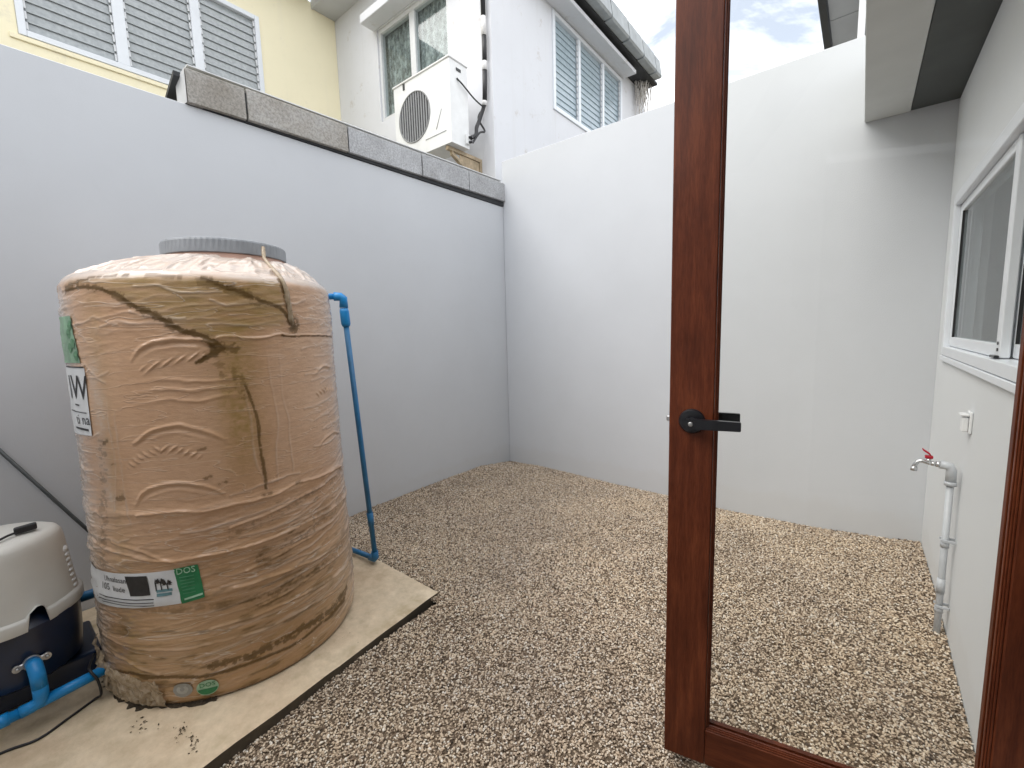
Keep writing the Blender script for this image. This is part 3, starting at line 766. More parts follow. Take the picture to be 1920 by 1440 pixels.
for k in range(7):
    z_ = 1.50 + 0.15 * r0.random(); t_ = r0.uniform(-75, 20); L_ = r0.uniform(15, 35)
    SLANT.append([(t_ + L_ * q, z_ + r0.uniform(-.012, .012) + 0.008 * math.sin(q * 4 + k)) for q in np.linspace(0, 1, 5)])
for k in range(14):
    z_ = 0.95 + 0.5 * r0.random(); t_ = r0.uniform(14, 34); L_ = r0.uniform(10, 30)
    SLANT.append([(t_ + L_ * q, z_ + 0.014 * q + 0.006 * math.sin(q * 4 + k)) for q in np.linspace(0, 1, 4)])
for k in range(10):
    z_ = 0.25 + 1.25 * r0.random(); t_ = r0.uniform(-86, -72); L_ = r0.uniform(8, 16)
    SLANT.append([(t_ + L_ * q, z_ + r0.uniform(-.02, .02)) for q in np.linspace(0, 1, 4)])
slant = np.zeros_like(S2)
for pl in SLANT: slant = np.maximum(slant, np.exp(-(seg_dist(pl) / 0.0038) ** 2) * (0.35 + 0.9 * fbm(S2 * 7 + 2, Q2 * 4 + 2, 78, 2)))
# upright folds where the film was gathered, right of the middle
for pl in ([(-9, 1.28), (-7, 1.0), (-3.5, .86)], [(2, 1.42), (3, 1.15), (1, .88)], [(7, 1.44), (8, 1.1), (9, .9)], [(-62, 1.35), (-60, 1.05), (-63, .85)], [(-57.5, 1.22), (-58, .95), (-56, .80)]):
    slant = np.maximum(slant, 0.75 * np.clip(fbm(S2 * 3 + 4, Q2 * 7 + 4, 79, 2) * 2 - .6, 0, 1) * np.exp(-(seg_dist(pl) / 0.0036) ** 2))
disp += 0.0030 * slant
for pl in FILM_LINES: disp += ridge(pl, 0.0050, 0.0045) * (0.55 + 0.9 * fbm(S2 * 6, Q2 * 3, 77, 2))
ARCH = [[(-48.4, 1.398), (-43.8, 1.438), (-36.8, 1.464), (-30.3, 1.469), (-24, 1.46), (-18.7, 1.44)],
 [(-50.7, 1.089), (-43.8, 1.131), (-36.7, 1.15), (-32, 1.152), (-24.7, 1.129), (-17.5, 1.08)],
 [(-53.3, .872), (-48.7, .921), (-41.2, .944), (-34.3, .946), (-25.9, .919), (-20.5, .878)],
 [(24.6, .966), (31, 1.005), (40, 1.012), (50, .985)], [(26, 1.29), (34, 1.32), (44, 1.31)], [(24, .78), (32, .83), (42, .835), (50, .80)]]
def smooth_pl(pl, n=6):
    P_ = [np.array(p) for p in pl]; P_ = [2 * P_[0] - P_[1]] + P_ + [2 * P_[-1] - P_[-2]]; out = []
    for i in range(1, len(P_) - 2):
        for k in range(n):
            q = k / n; a, b, c, d = P_[i - 1:i + 3]
            out.append(0.5 * ((2 * b) + (c - a) * q + (2 * a - 5 * b + 4 * c - d) * q * q + (3 * b - a - 3 * c + d) * q ** 3))
    return out + [P_[-2]]
for pl in ARCH:
    sp_ = smooth_pl(pl); fade = np.clip((Q2 - min(p[1] for p in pl) + .01) / .04, .25, 1)
    disp += ridge(sp_, 0.0052, 0.0062) * fade - ridge([(p[0], p[1] - .016) for p in sp_], 0.0022, 0.006) * fade + ridge([(p[0], p[1] - .030) for p in sp_[6:-6]], 0.0018, 0.005) * fade
WHEAT = [[(-43.8, 1.363), (-37.8, 1.38), (-30.2, 1.396), (-22.8, 1.403)], [(-54.1, 1.011), (-47.9, 1.052), (-41.5, 1.071), (-35.7, 1.072), (-28.4, 1.048)], [(28, 1.20), (36, 1.215), (46, 1.205)]]
for pl in WHEAT:
    d = seg_dist(pl)
    sg = 1.0 if pl is WHEAT[0] else np.sign(S2 - np.radians(np.mean([p[0] for p in pl])) * .492)
    disp += 0.0055 * np.exp(-(d / 0.010) ** 2) * np.clip(np.sin((S2 - sg * Q2 * 1.1) * 2 * math.pi / 0.030), 0, 1) ** 1.2
for zc in (1.31, 1.275, 1.24):      # pleated film under the first arch
    disp += 0.0035 * np.exp(-((Q2 - zc - 0.05 * wob) / 0.007) ** 2) * np.exp(-((np.degrees(S2 / .492) + 28) / 17) ** 2)
disp += 0.007 * (fbm(S2 * 2.5 + 3, Q2 * 2.5 + 3, 31, 2) - 0.5)
# dome folds radiate from the neck
dm = np.clip((Q2 - 1.70) / 0.04, 0, 1)
disp += dm * 0.008 * ((1 - np.abs(2 * fbm(np.radians(T2) * 6 + 9, Q2 * 6, 91, 3) - 1)) ** 4)
Rg = RR[:, None] + disp * np.clip((Q2 - 0.08) / 0.02, 0, 1)
CX = TC[0] + RW[:, None] * (LIDC[0] - TC[0]); CY = TC[1] + RW[:, None] * (LIDC[1] - TC[1])
a_ = np.radians(T2)
V = np.stack([CX + Rg * np.cos(a_) - TC[0], CY + Rg * np.sin(a_) - TC[1], np.broadcast_to(RZ[:, None], T2.shape) + dm * disp - SLAB], -1).reshape(-1, 3)
nr, nc = T2.shape
idx = np.arange(nr * nc).reshape(nr, nc); idn = np.roll(idx, -1, axis=1)
F = np.stack([idx[:-1], idn[:-1], idn[1:], idx[1:]], -1).reshape(-1, 4)
me = fast_mesh('tank_body', V, F)
# dirt trapped under the film
def stain(pts, w, strength, th=0.42, soft=0.12, wa=0.02):
    d = seg_dist(pts) + 0.008 * (fine - .5)
    m_ = np.exp(-(np.maximum(d, 0) / w) ** 2)
    g_ = fine * 0.6 + streak * 0.4
    speck = np.clip((g_ + 0.42 * m_ - th - 0.30) / 0.07, 0, 1) * np.clip(m_ * 2.2, 0, 1)
    return strength * (0.80 * speck + 0.20 * m_)
dirt = np.zeros_like(S2)
def add(s_):
    global dirt
    dirt = 1 - (1 - dirt) * (1 - np.clip(s_, 0, 1))
DIAG = [(-79.1, 1.642), (-67.2, 1.645), (-56.8, 1.632), (-48.5, 1.599), (-41.2, 1.565), (-35.9, 1.537), (-29, 1.499), (-22.1, 1.469), (-17.7, 1.439)]
add(stain(DIAG, 0.0062, 1.0, 0.26)); add(stain(DIAG, 0.018, 0.8, 0.50))
add(stain([(-18.5, 1.450), (-14.6, 1.424), (-19.5, 1.402), (-25, 1.380)], 0.0065, 1.0, 0.15)); add(stain([(-18.6, 1.44), (-18, 1.408)], 0.012, 1.0, 0.15)); add(stain([(-17.5, 1.43), (-11, 1.425)], 0.022, 0.7, 0.46)); add(stain([(-20, 1.39), (-12, 1.31), (-9, 1.26)], 0.05, 0.4, 0.60))
add(stain([(11.6, 1.70), (13.2, 1.60), (14, 1.549), (15.7, 1.505)], 0.014, 0.9, 0.40)); add(stain([(15, 1.52), (16, 1.505)], 0.030, 0.85, 0.40))
add(stain([(-78.7, 1.655), (-63.5, 1.678), (-53.6, 1.686), (-47.3, 1.686)], 0.008, 0.85, 0.35)); add(stain([(-40, 1.684), (-28.9, 1.675)], 0.010, 0.6, 0.42))
add(stain([(-20.8, 1.677), (-12.8, 1.642), (-7.1, 1.629), (1.1, 1.598), (9.4, 1.58), (13, 1.539)], 0.009, 0.9, 0.36)); add(stain([(-20.8, 1.667), (-7.1, 1.625), (1.1, 1.60)], 0.03, 0.5, 0.5))
add(stain([(-8.5, 1.285), (-6.2, 1.2), (-5.1, 1.093), (-3.9, .984), (-4, .863)], 0.006, 0.8, 0.36)); add(stain([(-5.1, 1.1), (-4, .863)], 0.012, 0.4, 0.6))
add(stain([(8.3, 1.468), (21.6, 1.460), (50.6, 1.452)], 0.0035, 0.8, 0.25, wa=0.004))
for (t_, z_, w_) in ((-26.3, 1.065, .011), (-25.6, .955, .012), (-20.1, .923, .016), (-4.2, .842, .015), (.5, .80, .012), (11, .846, .014), (20, .74, .014), (-9, .60, .012), (5, .66, .012), (24, .60, .016), (-60, .90, .02), (-64, 1.10, .012), (-62, 1.02, .012)):
    add(stain([(t_ - 1.2, z_ - .002), (t_ + 1.2, z_ + .002)], w_ * .8, 0.65, 0.52))
add(stain([(-84.2, .183), (-63.9, .205), (-46.3, .198), (-31.6, .187), (-17.2, .179), (-1.1, .17), (13.2, .178), (35.8, .195)], 0.008, 0.9, 0.3))
add(stain([(-31.3, .222), (-16.9, .208), (4.6, .213), (17, .208), (40, .22)], 0.022, 0.8, 0.42)); add(stain([(-60, .47), (-20, .45), (30, .43)], 0.02, 0.35, 0.5))
add(stain([(-8, .60), (30, .66), (55, .66)], 0.07, 0.45, 0.66)); add(stain([(-12, .42), (30, .46), (55, .44)], 0.05, 0.45, 0.64)); add(stain([(-20, .72), (20, .78), (55, .80)], 0.03, 0.45, 0.62)); add(stain([(-75, .62), (-72, .75), (-70, .9), (-66, 1.1)], 0.035, 0.5, 0.55))
add(stain([(-95, .13), (-75, .11), (-55, .10)], 0.05, 0.7, 0.45))
add(0.6 * np.clip((0.10 - Q2) / 0.03, 0, 1) * (0.5 + fine))
add(0.55 * np.clip((streak - 0.60) / 0.15, 0, 1) * np.clip((0.85 - Q2) / 0.5, 0, 1))
# olive tint of wet dust, in shapes of its own: the triangle under the shoulder and the lower hoops
deg = np.degrees(S2 / .492)
tri = np.clip((Q2 - np.interp(deg, [-80, -60, -20, 12, 20], [1.66, 1.64, 1.45, 1.50, 1.70])) / 0.03, 0, 1) * np.clip((1.70 - Q2) / 0.03, 0, 1) * np.clip((14 - deg) / 4, 0, 1) * np.clip((deg + 82) / 5, 0, 1)
col = np.exp(-((deg + 11 + 6 * wob) / 8) ** 2) * np.clip((Q2 - 0.86) / 0.25, 0, 1) * np.clip((1.5 - Q2) / 0.05, 0, 1)
tint = np.clip(0.95 * tri * (0.25 + streak) + 0.75 * col * (0.35 + fine) + 0.55 * np.clip((0.80 - Q2) / 0.5, 0, 1) * (0.3 + streak) + 0.35 * np.exp(-((deg + 63) / 5) ** 2) * bodym * (0.3 + fine), 0, 1)
film = np.clip(0.85 * np.clip((Q2 - 1.672 + 0.02 * wob) / 0.02, 0, 1) * (0.55 + 0.6 * streak) + 0.75 * np.exp(-((deg + 92) / 14) ** 2) * (0.4 + fine) * bodym
    + 0.5 * np.exp(-((deg - 60) / 22) ** 2) * (0.3 + 0.9 * streak) + 0.16 * np.clip((rid - 0.84) / 0.15, 0, 1) * zone + 0.30 * np.clip(slant, 0, 1) + 0.35 * np.exp(-((deg + 66 + 5 * wob) / 3.5) ** 2) * np.clip((1.42 - Q2) / .05, 0, 1) * np.clip((Q2 - .8) / .1, 0, 1) * (0.3 + fine), 0, 0.9)
zonec = np.clip(0.18 + 0.55 * np.clip((Q2 - 1.45) / .2, 0, 1) + 0.6 * np.clip((0.9 - Q2) / 0.25, 0, 1) + 0.5 * np.clip((S2 - 0.2) / .25, 0, 1) + .5 * np.clip((-.58 - S2) / .12, 0, 1), 0, .75) * (0.25 + 1.1 * fbm(S2 * 4 + 8, Q2 * 6 + 8, 120, 3))
for nm, arr in (('zone', zonec), ('dirt', np.clip(dirt, 0, 0.97)), ('tint', tint), ('film', film)):
    at = me.attributes.new(nm, 'FLOAT', 'POINT'); at.data.foreach_set('value', arr.astype(np.float32).ravel())
link_mesh('body', me, M['tank'], tank, smooth=True)

RG_dense = Rg[:, :641]
def surf(theta, z, off):
    i = np.clip(np.interp(z, RZ[:449], np.arange(449)), 0, 447.999); j = np.clip((theta - dense[0]) / (dense[1] - dense[0]), 0, 639.999)
    i0, j0 = int(i), int(j); fi, fj = i - i0, j - j0
    r = (RG_dense[i0, j0] * (1 - fi) + RG_dense[i0 + 1, j0] * fi) * (1 - fj) + (RG_dense[i0, j0 + 1] * (1 - fi) + RG_dense[i0 + 1, j0 + 1] * fi) * fj
    a = math.radians(theta)
    return (TC[0] + (r + off) * math.cos(a), TC[1] + (r + off) * math.sin(a), z)
def patch(mb_, quad, off, nu=24, nv=8):
    """quad: (theta,z) corners tl, tr, br, bl laid on the tank"""
    tl, tr, br, bl = [np.array(q_) for q_ in quad]
    vs = []
    for j in range(nv + 1):
        row = []
        for i in range(nu + 1):
            p = (tl * (1 - i / nu) + tr * i / nu) * (1 - j / nv) + (bl * (1 - i / nu) + br * i / nu) * j / nv
            row.append(mb_.bm.verts.new(surf(p[0], p[1], off)))
        vs.append(row)
    for j in range(nv):
        for i in range(nu):
            f_ = mb_.bm.faces.new((vs[j][i], vs[j + 1][i], vs[j + 1][i + 1], vs[j][i + 1])); f_.smooth = True
    return mb_
def disc(mb_, tc_, zc, rx, rz, off, n=28, t0=0, t1=360):
    c = mb_.bm.verts.new(surf(tc_, zc, off)); ring = []
    for k in range(n + 1):
        a = math.radians(t0 + (t1 - t0) * k / n)
        ring.append(mb_.bm.verts.new(surf(tc_ + math.degrees(rx * math.cos(a) / .495), zc + rz * math.sin(a), off)))
    for k in range(n): mb_.bm.faces.new((c, ring[k], ring[k + 1]))
    return mb_
def text_on_tank(mb_, s, size, tc_, zc, off, sx=1.0, slope=0.0):
    cu = bpy.data.curves.new('t', 'FONT'); cu.body = s; cu.size = size; cu.align_x = 'CENTER'; cu.align_y = 'CENTER'; cu.resolution_u = 2
    ob = bpy.data.objects.new('t', cu); COL.objects.link(ob)
    dg = bpy.context.evaluated_depsgraph_get(); tm = ob.evaluated_get(dg).to_mesh()
    vs = [mb_.bm.verts.new(surf(tc_ + math.degrees(v.co.x * sx / .495), zc + v.co.y + slope * v.co.x, off)) for v in tm.vertices]
    for p in tm.polygons:
        try: mb_.bm.faces.new([vs[i] for i in p.vertices])
        except ValueError: pass
    ob.evaluated_get(dg).to_mesh_clear(); bpy.data.objects.remove(ob); bpy.data.curves.remove(cu)
    return mb_
# lower band label: white with print, dark block, palm emblem, green end
st = patch(MB(), [(-97, .590), (-41.1, .619), (-39.6, .488), (-97, .452)], 0.003, 48, 8).build('label_sticker', M['white_print'], tank, recalc=False)
t = MB(); text_on_tank(t, 'Uhnalasan', 0.030, -68.5, .578, 0.0045, 0.95, 0.02); text_on_tank(t, '105', 0.036, -74.6, .545, 0.0045, 1.0); text_on_tank(t, 'liude', 0.030, -66.2, .543, 0.0045)
for zz in (.512, .500, .488): patch(t, [(-80, zz - .006), (-50, zz + .002), (-50, zz - .001), (-80, zz - .009)], 0.0043, 20, 1)
t.build('print', M['black_print'], st, recalc=False)
t = MB(); patch(t, [(-62.2, .598), (-52.0, .602), (-51.3, .528), (-60.4, .522)], 0.0045, 12, 4); t.build('print', M['black_print'], st, recalc=False)
t = MB()
for tc_ in (-46.9, -44.4):         # two little palms over water
    zt = .578 if tc_ < -46 else .570
    patch(t, [(tc_ - .25, zt), (tc_ + .25, zt), (tc_ + .55, .545), (tc_ + .1, .545)], 0.0046, 1, 2)
    for k in range(9):
        a = R_(-25 + k * 29); L_ = 0.019
        tip = (tc_ + math.degrees(L_ * math.cos(a) / .495), zt + L_ * math.sin(a) * .8); mid = (tc_ + math.degrees(L_ * .5 * math.cos(a) / .495), zt + L_ * .5 * math.sin(a) * .8 + .006)
        mb_ = t.bm; vs = [mb_.verts.new(surf(*q_, 0.0047)) for q_ in ((tc_, zt - .003), mid, tip, (mid[0], mid[1] - .010))]; mb_.faces.new(vs)
patch(t, [(-49.2, .575), (-48.7, .592), (-48.5, .545), (-49.0, .540)], 0.0045, 1, 2)
t.build('print', M['black_print'], st, recalc=False)
t = MB(); patch(t, [(-48.7, .546), (-42.4, .550), (-42.4, .540), (-48.7, .536)], 0.0045, 8, 1); patch(t, [(-48.7, .532), (-42.8, .536), (-42.8, .524), (-48.7, .521)], 0.0045, 8, 1); t.build('print', M['teal_print'], st, recalc=False)
st = patch(MB(), [(-41.4, .622), (-32.4, .628), (-31.0, .498), (-39.4, .485)], 0.0034, 14, 8).build('label_sticker', M['green_print'], tank, recalc=False); st['label'] = 'green end of the band label with DOS printed at its top'
t = MB(); text_on_tank(t, 'DOS', 0.034, -36.9, .611, 0.0052, 0.9, 0.05); t.build('print', M['pale_green'], st, recalc=False)
t = MB(); patch(t, [(-38.2, .506), (-31.6, .516), (-31.6, .509), (-38.2, .499)], 0.005, 8, 1)
t.build('print', M['pale_green'], st, recalc=False)
t = MB()
for k in range(6):
    z_ = .588 - .0125 * k; patch(t, [(-39.6 + .2 * k, z_), (-34.2 + .2 * (k % 2), z_ + .003), (-34.2 + .2 * (k % 2), z_ - .001), (-39.6 + .2 * k, z_ - .004)], 0.005, 8, 1)
t.build('print', simple('faded_print', (0.07, 0.27, 0.13), 0.4), st, recalc=False)
# tall label on the left flank: green picture above, white field with W
st = patch(MB(), [(-100, 1.555), (-77.0, 1.552), (-73.6, 1.385), (-100, 1.385)], 0.003, 18, 8).build('label_sticker', simple('faded_green_print', (0.20, 0.33, 0.22), 0.4, 0.3, 30), tank, recalc=False); st['label'] = 'faded green picture label high on the left flank'
t = MB()
for (q0, z_) in ((-79.5, 1.49), (-77.2, 1.455), (-80, 1.44), (-78, 1.52), (-75.8, 1.41)): disc(t, q0, z_, .014, .018, 0.0045, 10)
t.build('print', simple('faded_green_dark', (0.10, 0.22, 0.12), 0.5), st, recalc=False)
st = patch(MB(), [(-100, 1.368), (-71.2, 1.368), (-71.4, 1.122), (-100, 1.118)], 0.003, 18, 8).build('label_sticker', M['white_print'], tank, recalc=False); st['label'] = 'white label with a large W on the left flank'
t = MB(); text_on_tank(t, 'IW', 0.125, -79.0, 1.292, 0.0045, 0.95); text_on_tank(t, 'ti na', 0.055, -77.0, 1.178, 0.0045, 1.0); patch(t, [(-90, 1.210), (-73, 1.206), (-73, 1.203), (-90, 1.207)], 0.0045, 10, 1); patch(t, [(-84, 1.150), (-73, 1.146), (-73, 1.138), (-84, 1.143)], 0.0045, 8, 1)
patch(t, [(-82, 1.236), (-78, 1.234), (-78, 1.229), (-82, 1.231)], 0.0045, 4, 1); patch(t, [(-90, 1.374), (-71.5, 1.372), (-71.5, 1.367), (-90, 1.369)], 0.0045, 10, 1)
t.build('print', M['black_print'], st, recalc=False)
# round stickers near the foot
st = disc(MB(), -33.9, .131, .036, .033, 0.004).build('label_sticker', M['pale_green'], tank, recalc=False); st['label'] = 'round white and green sticker with DOS near the tank foot'
t = MB(); text_on_tank(t, 'DOS', 0.026, -33.8, .1435, 0.0055); disc(t, -33.9, .1275, .032, .025, 0.0053, 20, 180, 360); t.build('print', M['green_print'], st, recalc=False)
st = disc(MB(), -43.2, .140, .033, .030, 0.004).build('label_sticker', M['grey_print'], tank, recalc=False); st['label'] = 'round grey seal near the tank foot'
t = MB(); disc(t, -43.2, .142, .020, .018, 0.0053, 20); t.build('print', simple('seal_light', (0.42, 0.42, 0.39), 0.4), st, recalc=False)
t = MB(); disc(t, -43.2, .144, .008, .008, 0.0062, 12); t.build('print', M['grey_print'], st, recalc=False)
# neck and ribbed lid
lc = tuple(LIDC)
t = MB(); t.lathe([(0.256, 1.775), (0.240, 1.79), (0.235, 1.820)], lc, 64, cap=False); t.build('neck', M['salmon'], tank, smooth=40)
t = MB(); NL = 144
prof = [(0.232, 1.812), (0.240, 1.812), (0.2415, 1.815), (0.2415, 1.862), (0.2390, 1.869), (0.230, 1.873), (0.12, 1.880), (0.01, 1.882)]
rings = []
for (r, z) in prof:
    rings.append([t.bm.verts.new((lc[0] + (r - (0.0018 if (k % 2 and 1.817 < z < 1.87) else 0)) * math.cos(2 * math.pi * k / NL), lc[1] + (r - (0.0018 if (k % 2 and 1.817 < z < 1.87) else 0)) * math.sin(2 * math.pi * k / NL), z)) for k in range(NL)])
for A, B in zip(rings, rings[1:]):
    for k in range(NL): t.bm.faces.new((A[k], A[(k + 1) % NL], B[(k + 1) % NL], B[k]))
t.bm.faces.new(rings[-1]); t.build('lid', M['lid'], tank)
# loose stretch film: twisted rope from the lid, and crumpled skirt at the left foot
def crumple(name, quad, nu, nv, amp, mat, seed, off=0.006):
    r_ = np.random.default_rng(seed); t = MB()
    tl, tr, br, bl = [np.array(q_) for q_ in quad]; vs = []
    for j in range(nv + 1):
        row = []
        for i in range(nu + 1):
            p = (tl * (1 - i / nu) + tr * i / nu) * (1 - j / nv) + (bl * (1 - i / nu) + br * i / nu) * j / nv
            e = 1 if 0 < i < nu else 1.6
            row.append(t.bm.verts.new(surf(p[0] + r_.normal(0, 1.0) * amp * 40 * e, max(SLAB + .004, p[1] + r_.normal(0, amp * .5)), off + abs(r_.normal(0, amp)))))
        vs.append(row)
    for j in range(nv):
        for i in range(nu): t.bm.faces.new((vs[j][i], vs[j + 1][i], vs[j + 1][i + 1], vs[j][i + 1]))
    return t.build(name, mat, tank)
crumple('film_skirt', [(-88, .225), (-52, .185), (-50, .076), (-84, .076)], 26, 9, 0.006, M['film'], 3)
crumple('film_skirt', [(-100, .27), (-82, .25), (-80, .085), (-100, .085)], 12, 8, 0.011, M['film'], 5)
t = MB(); pth = []
for k in range(14):
    q = k / 13; th_ = 11.5 + 3.2 * q
    zz = 1.845 - q * 0.335
    if zz > 1.70:
        a = math.radians(th_); rr = np.interp(zz, [1.70, 1.79, 1.845], [0.468, 0.31, 0.265]); cc = TC * (1 - (zz - 1.70) / .145) + LIDC * ((zz - 1.70) / .145)
        pth.append((cc[0] + rr * math.cos(a), cc[1] + rr * math.sin(a), zz))
    else: pth.append(surf(th_ + random.uniform(-.5, .5), zz, 0.006))
t.tube(pth, [0.007 + 0.004 * random.random() for _ in pth], 7); t.build('film_rope', M['film'], tank)

# blue overflow pipe standing beside the tank
bp_ = thing('overflow_pipe', 'thin blue plastic pipe leaning beside the water tank, elbowed at top and bottom', 'pipe', (-2.246, 1.42, SLAB))
tpA, tpB, btA, btB = Vector((-2.40, 1.12, 1.682)), Vector((-2.266, 1.335, 1.676)), Vector((-2.246, 1.42, 0.104)), Vector((-2.56, 1.40, 0.096))
t = MB(); t.tube([tpA, tpB], 0.0165, 14); t.build('pipe', M['blue'], bp_)
t = MB(); t.tube([tpB - (tpB - tpA).normalized() * .045, tpB - (tpB - tpA).normalized() * .012, tpB + Vector((.004, .002, -.012)), tpB + (btA - tpB).normalized() * .06], 0.0235, 16); t.build('elbow', M['blue'], bp_)
dn = (btA - tpB).normalized()
t = MB(); t.tube([tpB + dn * .062, tpB + dn * .082, tpB + dn * .15, tpB + dn * .165], [0.021, 0.0255, 0.0255, 0.019], 16); t.build('reducer', M['blue'], bp_)
t = MB(); t.tube([tpB + dn * .16, btA - dn * .02], 0.0150, 14); t.build('pipe', M['blue_dirty'], bp_)
t = MB(); t.tube([btA - dn * .30, btA - dn * .22], 0.0185, 14); t.build('coupling', M['blue_dirty'], bp_)
hz = (btB - btA).normalized()
t = MB(); t.tube([btA - dn * .05, btA - dn * .012, btA + hz * .012, btA + hz * .05], 0.0210, 16); t.build('elbow', M['blue_dirty'], bp_)
t = MB(); t.tube([btA + hz * .045, btB], 0.0150, 14); t.build('pipe', M['blue_dirty'], bp_)

# ------------------------------------------------------------------ water pump at the left edge
PC = (-2.50, -0.015)
pump = thing('water_pump', 'domed water pump with cream cover and dark navy base beside the tank', 'pump', (PC[0], PC[1], SLAB))
t = MB()
NP = 120
def cover_r(a, base):      # slightly squarish drum
    return base * (1 + 0.03 * math.cos(4 * a))
prof = [(0.206, 0.425), (0.208, 0.432), (0.208, 0.462), (0.204, 0.470), (0.196, 0.474), (0.190, 0.52), (0.182, 0.62), (0.176, 0.69), (0.172, 0.715), (0.162, 0.732), (0.145, 0.741), (0.08, 0.748), (0.01, 0.750)]
rings = []
for (r, z) in prof:
    ring = []
    for k in range(NP):
        a = 2 * math.pi * k / NP; rr = cover_r(a, r); zz = z
        d_ = math.degrees(a)
        notch = abs(d_ - 22) < 7.5
        if notch and z < 0.50: zz = max(z, 0.505 - 0.25 * abs(d_ - 22) / 100)
        ring.append(t.bm.verts.new((PC[0] + rr * math.cos(a), PC[1] + rr * math.sin(a), zz)))
    rings.append(ring)
for A, B in zip(rings, rings[1:]):
    for k in range(NP):
        try: f_ = t.bm.faces.new((A[k], A[(k + 1) % NP], B[(k + 1) % NP], B[k])); f_.smooth = True
        except ValueError: pass
t.bm.faces.new(rings[-1])
cov = t.build('cover', M['cream'], pump, smooth=50)
for k in range(8):
    zz = 0.64 - 0.022 * k; a = R_(74); rr = np.interp(zz, [.474, .52, .62, .69], [.194, .190, .182, .176])
    t = MB(); c_ = (PC[0] + rr * math.cos(a), PC[1] + rr * math.sin(a), zz)
    t.lathe([(0.001, 0.009), (0.007, 0.008), (0.0115, 0.003), (0.0115, -0.003)], n=10, fn=lambda p: (c_[0] + math.cos(a) * p[2] - math.sin(a) * p[0] * (1.6 if k else 1.5), c_[1] + math.sin(a) * p[2] + math.cos(a) * p[0] * 1.4, c_[2] + p[1] * (0.62 if k else 1.3)))
    t.build('vent_rib', M['ac_white'], cov)
t = MB(); t.lathe([(0.165, 0.20), (0.190, 0.22), (0.197, 0.30), (0.201, 0.428), (0.190, 0.440), (0.12, 0.50)], PC, 64); t.build('pressure_tank', M['navy'], pump, smooth=40)
t = MB(); t.box((PC[0] - 0.20, PC[1] - 0.24, 0.105), (PC[0] + 0.10, PC[1] + 0.235, 0.200), 0.012, seg=2); t.build('base_plate', M['navy'], pump)
for dx in (-0.17, 0.06):
    for dy in (-0.20, 0.19):
        t = MB(); t.lathe([(0.024, SLAB + 0.001), (0.026, 0.09), (0.020, 0.104)], (PC[0] + dx, PC[1] + dy), 14); t.build('foot', M['rubber'], pump)
t = MB()
fa = Vector((-2.300, 0.026, 0.305)); fx = Vector((1, 0.15, 0)).normalized(); fy = Vector((0, 0, 1)).cross(fx)
for (rr, y_) in ((0.025, 0), (0.012, 0.038), (0.012, -0.038)):
    t.lathe([(rr, -0.006), (rr, 0.006)], n=20, fn=lambda p: fa + fy * (p[0] + y_) * 1 + fx * p[2] + Vector((0, 0, p[1])))
t.box((-0.038, -0.005, -0.010), (0.038, 0.005, 0.010), 0.003, fn=lambda c: fa + fy * c[0] + fx * c[1] + Vector((0, 0, c[2])))
fl = t.build('flange', M['steel'], pump)
for y_ in (0.038, -0.038):
    t = MB(); t.lathe([(0.006, 0.006), (0.006, 0.012), (0.003, 0.013)], n=6, fn=lambda p: fa + fy * (p[0] + y_) + fx * p[2] + Vector((0, 0, p[1]))); t.build('bolt', M['steel'], fl)

# blue suction pipe work in front of the pump
pw = thing('pump_pipe', 'bright blue plastic pipe joining the pump flange to the tank foot', 'pipe', (-2.262, 0.02, SLAB))
px = -2.252
t = MB(); t.tube([fa + fx * .006, fa + fx * .030, Vector((px + .012, .033, .280)), Vector((px + .012, .034, .235))], 0.0215, 18); t.build('elbow', M['blue'], pw)
t = MB(); t.tube([(px + .012, .034, .245), (px + .012, .034, .205), (px + .010, .030, .180), (px + .006, .010, .170), (px + .004, -.02, .166)], 0.0210, 18); t.build('tee', M['blue'], pw)
t = MB(); t.tube([(px + .006, .02, .170), (px - .008, .215, .178)], 0.0190, 16); t.build('pipe', M['blue'], pw)
t = MB(); t.tube([(px - .008, .213, .178), (px - .009, .226, .1785)], 0.0225, 16); t.build('collar', M['tape'], pw)
t = MB(); t.tube([(px + .004, -.015, .166), (px + .006, -.48, .158)], 0.0185, 16); t.build('pipe', M['blue'], pw)
t = MB(); t.tube([(px + .004, -.045, .166), (px + .004, -.085, .165)], 0.0225, 16); t.build('coupling', M['blue'], pw)
dp_ = MB(); dp_.tube([(-2.66, 0.10, 0.33), (-2.62, 0.42, 0.345)], 0.021, 14)
tag(dp_.build('delivery_pipe', M['blue_dirty']), 'short dark blue pipe between pump and tank in the shade', 'pipe')

# black mains cable: plug on the cover and loop over the slab
cb = thing('power_cable', 'black mains cable over the pump cover and across the slab', 'cable', (-2.2, 0.0, SLAB))
def spline(pts, n=8):
    pts = [Vector(p) for p in pts]; P_ = [pts[0] * 2 - pts[1]] + pts + [pts[-1] * 2 - pts[-2]]; out = []
    for i in range(1, len(P_) - 2):
        for k in range(n):
            q = k / n; a, b, c, d = P_[i - 1:i + 3]
            out.append(0.5 * ((2 * b) + (c - a) * q + (2 * a - 5 * b + 4 * c - d) * q * q + (3 * b - a - 3 * c + d) * q ** 3))
    out.append(pts[-1]); return out
t = MB(); t.tube(spline([(-2.430, .048, .760), (-2.405, .010, .758), (-2.360, -.035, .745), (-2.318, -.065, .70), (-2.295, -.10, .60), (-2.27, -.22, .40), (-2.24, -.36, .10), (-2.20, -.45, .078)]), 0.0045, 8); t.build('lead', M['rubber'], cb)
t = MB(); t.box((-0.014, -0.030, -0.012), (0.014, 0.030, 0.012), 0.005, seg=2, fn=lambda c: (-2.442 + c[0] - c[1] * .25, .066 + c[1], .763 + c[2])); t.build('plug', M['rubber'], cb)
